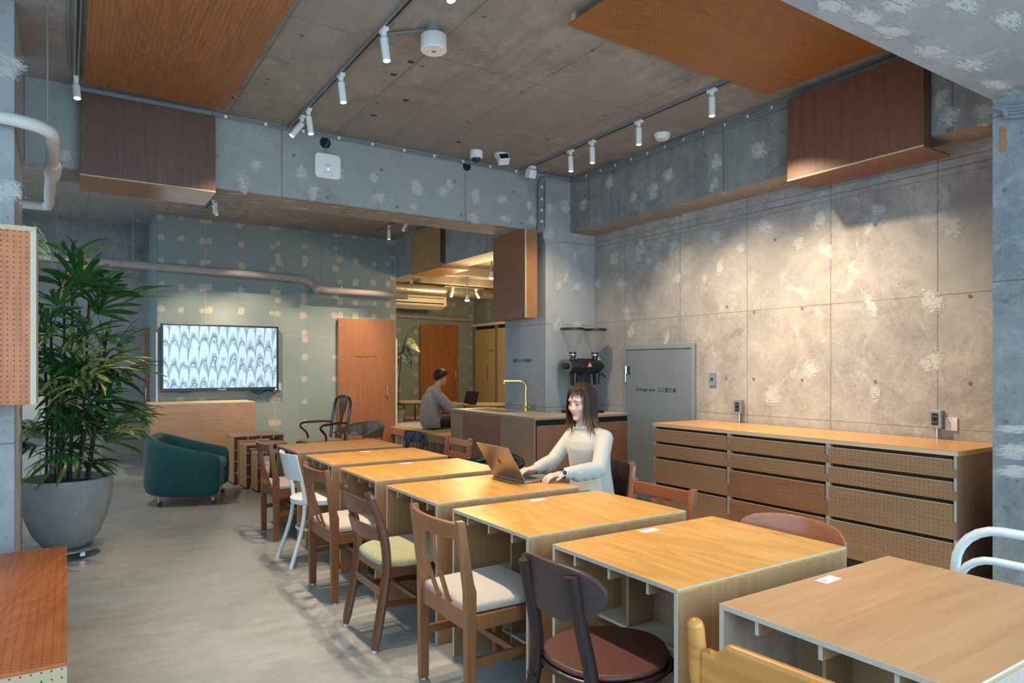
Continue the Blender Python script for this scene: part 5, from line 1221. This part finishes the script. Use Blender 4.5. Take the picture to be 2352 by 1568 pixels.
# ------------------------------------------------------------ people
def capsule(g, p, q, r0, r1=None, n=14):
    r1 = r0 if r1 is None else r1; p = Vector(p); q = Vector(q)
    g.tube([p, q], [r0, r1], n); g.ball(p, r0, n, 8); g.ball(q, r1, n, 8)
def chain(g, pts, rs, n=14):
    for i in range(len(pts) - 1): capsule(g, pts[i], pts[i + 1], rs[i], rs[i + 1], n)
def ell(g, c, r, M=None, n=24, m=16):
    """ellipsoid with radii r along the columns of M (3x3)"""
    c = Vector(c); M = M or Matrix.Identity(3); rr = []
    for k in range(m + 1):
        a = math.pi * k / m; s = max(1e-3, math.sin(a))
        rr.append([c + M @ Vector((r[0] * s * math.cos(b), r[1] * s * math.sin(b), -r[2] * math.cos(a))) for b in [2 * math.pi * j / n for j in range(n)]])
    g.rings(rr)
def fuse(g, name, mats, voxel, smooth_it=4):
    """merge the overlapping shapes of g into one continuous surface"""
    me = g.mesh(name, mats, True); o = bpy.data.objects.new(name, me); COL.objects.link(o)
    m = o.modifiers.new('v', 'REMESH'); m.mode = 'VOXEL'; m.voxel_size = voxel; m.use_smooth_shade = True
    if smooth_it:
        s = o.modifiers.new('s', 'SMOOTH'); s.iterations = smooth_it; s.factor = .5
    bpy.context.view_layer.update(); dg = bpy.context.evaluated_depsgraph_get()
    out = bpy.data.meshes.new_from_object(o.evaluated_get(dg)); bpy.data.objects.remove(o, do_unlink=True)
    out.materials.clear()
    for k in (mats if isinstance(mats, (list, tuple)) else [mats]): out.materials.append(k)
    for p in out.polygons: p.use_smooth = True
    return out
def frame(f, up=(0, 0, 1)):
    f = Vector(f).normalized(); l = Vector(up).cross(f).normalized(); u = f.cross(l); return f, l, u
def head_shape(g, c, f, l, u, k=1.0, male=False):
    M = Matrix((f, l, u)).transposed(); P = lambda a, b, d: Vector(c) + (f * a + l * b + u * d) * k
    ell(g, P(-.012, 0, .028), (.092 * k, .073 * k, .086 * k), M)
    ell(g, P(.018, 0, -.035), (.070 * k, .058 * k, .078 * k), M)          # face
    ell(g, P(.030, 0, -.075), (.050 * k, .044 * k, .040 * k), M)          # jaw
    ell(g, P(.066, 0, -.095), (.020 * k, .022 * k, .018 * k), M)          # chin
    for s in (-1, 1):
        ell(g, P(.050, s * .036, -.028), (.030 * k, .022 * k, .030 * k), M)  # cheek
        ell(g, P(-.008, s * .074, -.012), (.018 * k, .008 * k, .030 * k), M)  # ear
        ell(g, P(.062, s * .030, .022), (.014 * k, .024 * k, .012 * k), M)  # brow
    chain(g, [P(.079, 0, .002), P(.086, 0, -.016), P(.093, 0, -.030)], [.0065 * k, .0068 * k, .0085 * k], 10)
    for s in (-1, 1): g.ball(P(.086, s * .009, -.032), .0065 * k, 8, 6)
    ell(g, P(.0765, 0, -.056), (.012 * k, .017 * k, .005 * k), M); ell(g, P(.0755, 0, -.065), (.012 * k, .015 * k, .0055 * k), M)
    return P
def hand(g, w, d, n, k=1.0, curl=0.5, thumb=1):
    """w wrist, d direction of the fingers, n = back of the hand (up); five separate fingers"""
    d = Vector(d).normalized(); s = Vector(n).cross(d).normalized(); n = d.cross(s)
    Q = lambda a, b, c: Vector(w) + (d * a + s * b + n * c) * k
    M = Matrix((d, s, n)).transposed()
    ell(g, Q(.045, 0, 0), (.050 * k, .038 * k, .015 * k), M); capsule(g, Q(-.02, 0, 0), Q(.03, 0, .0), .022 * k, .022 * k)
    for i, (b, ln) in enumerate(((-.030, .060), (-.011, .074), (.009, .080), (.028, .072))):
        c = curl * (1 + .12 * ((i * 7) % 3 - 1)); a0 = .10; p = Q(.082 - .006 * abs(i - 1.6), b, .004); ang = -.05
        L = [ln * .48, ln * .32, ln * .26]; pts = [Q(.05, b * .8, 0), p]; fan = (b / .03) * .10
        for q in L:
            ang -= c * .75; v = d * math.cos(ang) + n * math.sin(ang) + s * fan; p = p + v.normalized() * q * k * 1.05; pts.append(p)
        chain(g, pts, [.0095 * k, .0088 * k, .0080 * k, .0074 * k, .0066 * k], 8)
    t0 = Q(.015, thumb * .030, -.004); t1 = Q(.045, thumb * .050, -.012); t2 = Q(.075, thumb * .054, -.022)
    chain(g, [Q(.0, thumb * .015, 0), t0, t1, t2], [.015 * k, .013 * k, .0095 * k, .0078 * k], 8)
def skin_mat(name, c, c2):
    t = NT(name); n = t.noise(t.coord(), 14, 3)
    t.l(t.mix(n, c3(c), c3(c2)), t.b.inputs['Base Color']); t.b.inputs['Roughness'].default_value = .48
    t.b.inputs['Subsurface Weight'].default_value = .12; t.b.inputs['Subsurface Radius'].default_value = (.02, .008, .004); t.b.inputs['Subsurface Scale'].default_value = .3; return t.m
m_skin = skin_mat('fair_skin', (.62, .40, .30), (.68, .45, .35)); m_skin2 = skin_mat('tan_skin', (.48, .27, .17), (.54, .32, .21))
m_lip = plain('lip_rose', (.58, .28, .22), .5)
m_eyew = plain('eye_white', (.72, .70, .68), .2); m_iris = plain('iris_dark', (.012, .008, .006), .1)
def hair_mat(name, root, tip, z0, z1):
    t = NT(name); v = t.coord(); o = sepxyz(t, v); n = t.noise(v, 40, 3, .6, (3, 3, .25))
    f = t.math('DIVIDE', t.math('SUBTRACT', o[2], z0), z1 - z0)
    f = t.math('ADD', f, t.math('MULTIPLY', t.math('SUBTRACT', n, .5), .9))
    t.l(t.ramp(f, (0.0, tip), (.75, root), (1.0, root)), t.b.inputs['Base Color']); t.b.inputs['Roughness'].default_value = .5; t.b.inputs['Specular IOR Level'].default_value = .25; t.bump(n, .4, .004); return t.m
def lock(g, pts, w, th, out, n=8, tp=.8):
    """flat tapering lock of hair through pts, lying flat against direction out"""
    pts = bez(pts, 5); m = len(pts); rr = []
    for i, p in enumerate(pts):
        d = (pts[min(m - 1, i + 1)] - pts[max(0, i - 1)]).normalized(); o = (Vector(out(p)) - d * Vector(out(p)).dot(d)).normalized(); s = d.cross(o)
        u = i / (m - 1); k = (1 - .25 * u) if u < tp else ((1 - .25 * tp) * (1 - ((u - tp) / (1 - tp)) ** 1.6 * .92))
        rr.append([p + s * math.cos(a) * w * k + o * math.sin(a) * th * k for a in [2 * math.pi * j / n for j in range(n)]])
    g.rings(rr)
# ---------------- woman typing
O = Vector((2.86, 3.46, 0)); V3 = lambda x, y, z: Vector((x, y, z)) - O
f, l, u = frame((-.985, -.17, -.19)); HC = V3(2.785, 3.455, 1.163)
g = G(); P = head_shape(g, HC, f, l, u, .98)
nb = V3(2.825, 3.46, .985)
chain(g, [P(-.012, 0, -.06), nb], [.046, .050]); chain(g, [nb, V3(2.865, 3.46, .90)], [.052, .07])
ell(g, V3(2.865, 3.46, .86), (.070, .125, .10)); ell(g, V3(2.87, 3.46, .70), (.08, .11, .14)); ell(g, V3(2.88, 3.46, .54), (.11, .155, .10))
SL, SR = V3(2.855, 3.305, .935), V3(2.85, 3.615, .935)
EL, ER = V3(2.735, 3.215, .765), V3(2.72, 3.665, .765); WL, WR = V3(2.475, 3.245, .752), V3(2.46, 3.50, .755)
chain(g, [V3(2.85, 3.46, .95), SL, EL, WL], [.045, .045, .036, .022]); chain(g, [V3(2.85, 3.46, .95), SR, ER, WR], [.045, .045, .036, .022])
hand(g, WL, (-1, .12, -.08), (0, 0, 1), .92, .42, 1 if True else -1)
hand(g, WR, (-1, .10, -.06), (0, 0, 1), .92, .45, -1)
for s in (-1, 1):
    hp, kn, an = V3(2.87, 3.46 + s * .085, .52), V3(2.47, 3.46 + s * .10, .515), V3(2.49, 3.46 + s * .10, .09)
    chain(g, [hp, kn, an], [.082, .056, .036]); chain(g, [an, V3(2.36, 3.46 + s * .11, .035)], [.035, .03])
body = fuse(g, 'person', [m_skin, m_lip], .0036, 3)
lc = P(.080, 0, -.0605)
for p in body.polygons:
    q = p.center - lc
    if abs(q.dot(l)) < .0185 and abs(q.dot(u)) < .008 * (1 - (q.dot(l) / .021) ** 2) + .001 and q.dot(f) > -.006: p.material_index = 1
wm = link('person', body); wm.location = O; tag(wm, 'woman in a cream ribbed sweater typing at an open laptop', 'person')
M3 = Matrix((f, l, u)).transposed()
for s in (-1, 1):
    g = G(); c = P(.0722, s * .030, .0005); ell(g, c, (.009, .0135, .0046), M3, 16, 10); e = g.obj('eye', m_eyew, wm, True)
    g = G(); ell(g, P(.0782, s * .031 + .001, .0), (.0042, .0058, .0050), M3, 12, 8); g.obj('iris', m_iris, e, True)
    g = G(); g.tube([P(.080, s * (.030 - .016), .001), P(.0835, s * .026, .0062), P(.082, s * .036, .0058), P(.074, s * (.030 + .017), .0015)], [.0009, .0018, .0018, .0009], 6); g.obj('lash_line', m_iris, e, True)
    g = G(); g.tube([P(.083, s * .014, .022), P(.083, s * .028, .026), P(.073, s * .045, .021)], [.0025, .0028, .0012], 6); g.obj('eyebrow', plain('eyebrow_brown', (.07, .035, .02), .7), wm, True)
# sweater
def loft(g, cs, rs, rot=0, n=28):
    ca, sa = math.cos(rot), math.sin(rot); rr = []
    for c, (a, b) in zip(cs, rs):
        ring = []
        for k in range(n):
            t_ = 2 * math.pi * k / n; x, y = a * math.cos(t_), b * math.sin(t_); ring.append(c + Vector((x * ca - y * sa, x * sa + y * ca, 0)))
        rr.append(ring)
    g.rings(rr)
TOR = [(2.875, 3.46, .49, .118, .170), (2.875, 3.46, .56, .128, .180), (2.872, 3.46, .64, .120, .168), (2.866, 3.46, .72, .114, .158), (2.856, 3.46, .80, .118, .160), (2.848, 3.46, .86, .122, .165), (2.846, 3.46, .91, .112, .165), (2.845, 3.46, .95, .092, .145), (2.84, 3.46, .975, .075, .105)]
def knit_mat():
    t = NT('ribbed_cream_knit'); v = t.coord(); o = sepxyz(t, v)
    s = t.n('ShaderNodeMath', operation='SINE'); t.l(t.math('MULTIPLY', t.math('ADD', o[1], t.math('MULTIPLY', o[0], -.6)), 900.0), s.inputs[0])
    n = t.noise(v, 12, 4); nn = t.math('ADD', t.math('MULTIPLY', s.outputs[0], .5), .5)
    t.l(t.mix(t.math('MULTIPLY', nn, .35), c3((.52, .485, .41)), c3((.44, .41, .34))), t.b.inputs['Base Color']); t.b.inputs['Roughness'].default_value = .9; t.b.inputs['Sheen Weight'].default_value = .2
    t.bump(t.math('ADD', t.math('MULTIPLY', nn, .12), n), .5, .012); return t.m
g = G()
loft(g, [V3(*q[:3]) for q in TOR], [q[3:] for q in TOR])
chain(g, [V3(2.845, 3.46, .945), V3(2.825, 3.46, .995)], [.092, .066])
chain(g, [V3(2.84, 3.46, .955), SL, (SL + EL) / 2, EL, (EL + WL) / 2, EL * .12 + WL * .88], [.062, .056, .053, .050, .044, .036])
chain(g, [V3(2.84, 3.46, .955), SR, (SR + ER) / 2, ER, (ER + WR) / 2, ER * .12 + WR * .88], [.062, .056, .053, .050, .044, .036])
for a, b, ks in ((SL, EL, (.55, .8)), (EL, WL, (.15, .38, .6)), (ER, WR, (.2, .45))):
    for q in ks: ell(g, a * (1 - q) + b * q + Vector((0, 0, -.012)), (.05, .045, .05))
sw = fuse(g, 'sweater', knit_mat(), .006, 5); link('sweater', sw, wm)
g = G(); g.tube([V3(2.822, 3.46, 1.003) + Vector((.058 * math.cos(a), .062 * math.sin(a), -.012 * -math.cos(a))) for a in [2 * math.pi * k / 28 for k in range(28)]], .008, 8, True); g.obj('collar', MATS.get('knit_plain') or plain('knit_plain', (.52, .485, .41), .9), wm, True)
g = G()
for s in (-1, 1):
    hp, kn, an = V3(2.88, 3.46 + s * .085, .525), V3(2.47, 3.46 + s * .10, .52), V3(2.49, 3.46 + s * .10, .11)
    chain(g, [hp, kn, an], [.092, .068, .055])
ell(g, V3(2.89, 3.46, .535), (.115, .165, .085))
link('trousers', fuse(g, 'trousers', fabric('dark_trousers', (.05, .05, .055)), .008, 3), wm)
for s in (-1, 1): ell(g := G(), V3(2.40, 3.46 + s * .108, .04), (.125, .047, .04)); g.obj('shoe', m_black, wm, True)
# watch on the left wrist
wd = (WL - EL).normalized(); wc = WL + wd * .004; a1 = wd.orthogonal().normalized(); a2 = wd.cross(a1)
g = G(); rr = []
for k in range(24):
    a = 2 * math.pi * k / 24; e = a1 * math.cos(a) + a2 * math.sin(a)
    rr.append([wc + e * .028 - wd * .011, wc + e * .0305 - wd * .009, wc + e * .0305 + wd * .009, wc + e * .028 + wd * .011])
g.rings(rr, closed=True); wt = g.obj('watch', m_black, wm, True)
dv = (Vector((-.63, -.78, .25)) - wd * wd.dot(Vector((-.63, -.78, .25)))).normalized()
g = G(); g.cyl(wc + dv * .027, wc + dv * .036, .017, 20); g.obj('watch_case', m_steel, wt, True); g = G(); g.cyl(wc + dv * .036, wc + dv * .0368, .0145, 20); g.obj('watch_face', m_black, wt)
# hair: cap, falling locks, fringe
g = G(); hc = P(-.014, 0, .034); cr = (.098, .080, .088)
def hp(phi, th, k=1.0):   # direction around the head: phi 0 = face, + = left; th from the crown down
    return hc + (f * math.cos(phi) * math.sin(th) * cr[0] + l * math.sin(phi) * math.sin(th) * cr[1] + u * math.cos(th) * cr[2]) * k
rr = []
for k in range(9):
    th = .02 + k / 8 * 1.62; ring = []
    for j in range(36):
        phi = 2 * math.pi * j / 36; lim = 1.62 - .92 * max(0, math.cos(phi)) ** 1.1
        ring.append(hp(phi, min(th, lim), 1.02))
    rr.append(ring)
g.rings(rr)
outv = lambda p: (p - hc)
rn = random.Random(5)
for j in range(58):
    phi = R(66 + 228 * j / 57) + rn.uniform(-.04, .04); side = abs(((phi + math.pi) % (2 * math.pi)) - math.pi)
    top = hp(phi * .9 + .3, .12, 1.03); a = hp(phi, .9, 1.06); b = hp(phi, 1.5, 1.06 + rn.uniform(0, .05))
    dirn = (f * math.cos(phi) * 1.0 + l * math.sin(phi)).normalized()
    flat = Vector((dirn.x, dirn.y, 0)).normalized(); fall = rn.uniform(.17, .225)
    cpt = b + flat * .004 + Vector((0, 0, -fall * .45)); dpt = b + flat * rn.uniform(-.005, .012) + Vector((0, 0, -fall * .85)); ept = b + flat * rn.uniform(.0, .05) + Vector((0, 0, -fall * 1.12)) + f * rn.uniform(-.01, .015)
    lock(g, [top, a, b, cpt, dpt, ept], rn.uniform(.009, .014), .0055, outv)
for j in range(30):     # wispy fringe
    phi = R(-56 + 112 * j / 29) + rn.uniform(-.06, .06); k = abs(phi)
    a = hp(phi * .6, .15, 1.03); b = hp(phi * .9, .62, 1.06); c = hp(phi, 1.02, 1.06); low = hp(phi, 1.02, 1.06) + u * -(.028 + .034 * rn.random() + (.045 if k > .62 else 0)) + f * .002
    lock(g, [a, b, c, low + l * rn.uniform(-.012, .012)], rn.uniform(.003, .0052), .002, outv, 6, .45)
for s in (-1, 1):       # face framing strands
    for q in range(3):
        phi = s * R(56 + 6 * q); b = hp(phi, 1.3, 1.06); e = b + Vector((0, 0, -.19 - .02 * q)) + l * s * .004 + f * (.012 - .008 * q)
        lock(g, [hp(phi * .7, .3, 1.04), hp(phi, .85, 1.06), b, (b + e) / 2 + l * s * .006, e], .006, .003, outv)
link('hair', g.mesh('hair', hair_mat('brown_ombre_hair', (.032, .016, .011), (.28, .12, .042), .93, 1.15), True), wm)
# laptop
t = thing('laptop', 'open grey laptop with a fruit emblem in front of the woman', 'laptop', (2.235, 3.472, TH))
m_alu = plain('space_grey_aluminium', (.36, .32, .30), .32, .85)
G().box((0, -.178, .001), (.248, .178, .016)).obj('base', m_alu, t, bev=.004, seg=3)
G().box((.03, -.14, .016), (.135, .14, .0165)).obj('keyboard_well', m_black, t)
key = G().box((-.008, -.0085, 0), (.008, .0085, .0012)).mesh('key', m_black)
for r_ in range(5):
    for c_ in range(14):
        o = link('key', key, t); o.location = (.043 + r_ * .0195, -.13 + c_ * .02, .0165)
        o.data = key
G().box((.15, -.07, .016), (.235, .07, .0163)).obj('trackpad', plain('trackpad_grey', (.30, .27, .26), .4, .5), t)
for x in (.06, .085, .105): G().box((x, -.1785, .006), (x + .012, -.178, .010)).obj('port', m_black, t)
lid = G().box((-.003, -.178, 0), (.003, .178, .235)).obj('lid', m_alu, t, bev=.0025, seg=2)
lid.matrix_local = Matrix.Translation((.004, 0, .016)) @ Matrix.Rotation(R(-31), 4, 'Y')
G().box((.0031, -.168, .012), (.0035, .168, .225)).obj('screen', m_black, lid)
m_log = plain('emblem_dark', (.10, .07, .05), .25, .9)
ap = []
for k in range(40):
    a = 2 * math.pi * k / 40; r_ = .0185 * (1 + .10 * math.cos(2 * a) * 0 - .12 * max(0, math.sin(a)) ** 8 - .08 * max(0, -math.sin(a)) ** 10)
    y, z = r_ * math.cos(a) * .98, r_ * math.sin(a) * 1.05
    d = math.hypot(y - -.024, z - .002)
    if d < .0125: y = -.024 + (y + .024) / d * .0125; z = .002 + (z - .002) / d * .0125
    ap.append((y, z + .118))
G().prism(ap, 0, -.0036, -.003).prism([(0, .139), (.004, .139), (.0085, .146), (.008, .1505), (.003, .148)], 0, -.0036, -.003).obj('emblem', m_log, lid)
# ---------------- man on the platform
O = Vector((4.78, 9.55, PZ + .004)); Z0 = O.z; V3 = lambda x, y, z: Vector((x, y, z))
f, l, u = frame((.97, -.20, -.16)); ff = Vector((.975, -.22, 0)); ll = Vector((.22, .975, 0))
W_ = lambda a, b, z: ff * a + ll * b + Vector((0, 0, z - Z0))
HC = W_(.115, 0, 1.225)
g = G(); P = head_shape(g, HC, f, l, u, 1.02, True); nb = W_(.03, 0, 1.05)
chain(g, [P(-.02, 0, -.06), nb], [.055, .06]); chain(g, [nb, W_(-.02, 0, .93)], [.06, .09])
ell(g, W_(-.03, 0, .86), (.10, .15, .13)); ell(g, W_(0.0, 0, .66), (.11, .14, .18)); ell(g, W_(.03, 0, .53), (.13, .16, .095))
SL, SR = W_(.0, .185, .975), W_(.0, -.185, .975); EL, ER = W_(.18, .26, .76), W_(.20, -.25, .76); WL, WR = W_(.43, .16, .80), W_(.45, -.10, .80)
chain(g, [W_(0, 0, .98), SL, EL, WL], [.055, .05, .04, .027]); chain(g, [W_(0, 0, .98), SR, ER, WR], [.055, .05, .04, .027])
hand(g, WL, ff, (0, 0, 1), 1.0, .4, -1); hand(g, WR, ff, (0, 0, 1), 1.0, .4, 1)
for s in (-1, 1):
    chain(g, [W_(.05, s * .10, .52), W_(.36, s * .30, .53), W_(.40, -s * .05, .485)], [.085, .062, .042]); chain(g, [W_(.40, -s * .05, .485), W_(.36, -s * .15, .465)], [.035, .03])
mn = link('person', fuse(g, 'person', m_skin2, .006, 3)); mn.location = O; tag(mn, 'man in a striped grey shirt sitting cross legged on the platform', 'person')
for s in (-1, 1):
    g = G(); ell(g, P(.075, s * .031, 0), (.008, .012, .005), Matrix((f, l, u)).transposed(), 10, 8); g.obj('eye', m_iris, mn, True)
MT = [(.46, -.01, .17, .20), (.52, -.02, .19, .215), (.62, -.05, .18, .215), (.74, -.06, .165, .21), (.86, -.045, .155, .215), (.94, -.03, .145, .21), (.99, -.015, .12, .175), (1.03, .01, .09, .11)]
def stripe_mat():
    t = NT('striped_shirt'); v = t.coord(); o = sepxyz(t, v); n = t.noise(v, 5, 3)
    s = t.n('ShaderNodeMath', operation='SINE'); t.l(t.math('MULTIPLY', t.math('ADD', o[1], t.math('ADD', t.math('MULTIPLY', o[2], .35), t.math('MULTIPLY', n, .03))), 1000.0), s.inputs[0])
    t.l(t.ramp(s.outputs[0], (.1, (.36, .34, .335)), (.7, (.20, .20, .215))), t.b.inputs['Base Color']); t.b.inputs['Roughness'].default_value = .9
    t.bump(t.noise(v, 9, 4), .7, .03); return t.m
g = G(); loft(g, [W_(a, 0, z) for z, a, _, _ in MT], [(b, c) for _, _, b, c in MT], math.atan2(ff.y, ff.x))
chain(g, [W_(-.01, 0, .985), W_(.025, 0, 1.05)], [.125, .078])
chain(g, [W_(0, 0, .99), SL, (SL + EL) / 2, EL, EL * .15 + WL * .85], [.075, .078, .082, .078, .048]); chain(g, [W_(0, 0, .99), SR, (SR + ER) / 2, ER, ER * .15 + WR * .85], [.075, .078, .082, .078, .048])
link('shirt', fuse(g, 'shirt', stripe_mat(), .009, 4), mn)
g = G(); g.tube([W_(.035, 0, 1.055) + Vector((.060 * math.cos(a), .064 * math.sin(a), -.012 * math.cos(a))) for a in [2 * math.pi * k / 24 for k in range(24)]], .014, 8, True); g.obj('collar', plain('shirt_collar', (.42, .41, .40), .9), mn, True)
g = G()
for s in (-1, 1): chain(g, [W_(.06, s * .10, .53), W_(.36, s * .30, .535), W_(.40, -s * .02, .50)], [.095, .074, .06])
link('trousers', fuse(g, 'trousers', fabric('black_trousers', (.012, .012, .014)), .010, 3), mn)
g = G(); hc = P(-.014, 0, .034); cr = (.104, .087, .098); rr = []
def lim(phi): return 1.92 - 0.95 * max(0, math.cos(phi)) ** .8 + .55 * max(0, -math.cos(phi))
for k in range(10):
    rr.append([hc + (f * math.cos(p_) * math.sin(min(.02 + k * .25, lim(p_))) * cr[0] + l * math.sin(p_) * math.sin(min(.02 + k * .25, lim(p_))) * cr[1] + u * math.cos(min(.02 + k * .25, lim(p_))) * cr[2]) * (1.10 + .02 * math.sin(p_ * 9 + k * 2)) for p_ in [2 * math.pi * j / 32 for j in range(32)]])
g.rings(rr)
for j in range(90):
    phi = 2 * math.pi * j / 90 + .03 * math.sin(j * 7.1); th = lim(phi) + .07 * math.sin(j * 3.7); q = lambda th_, kk: hc + (f * math.cos(phi) * math.sin(th_) * cr[0] + l * math.sin(phi) * math.sin(th_) * cr[1] + u * math.cos(th_) * cr[2]) * kk
    lock(g, [q(th - .9, 1.10), q(th - .4, 1.13), q(th + .10, 1.08 + .05 * max(0, math.cos(phi)))], .0085, .0035, lambda p: p - hc, 6, .5)
link('hair', g.mesh('hair', plain('black_hair', (.006, .006, .007), .5), True), mn)
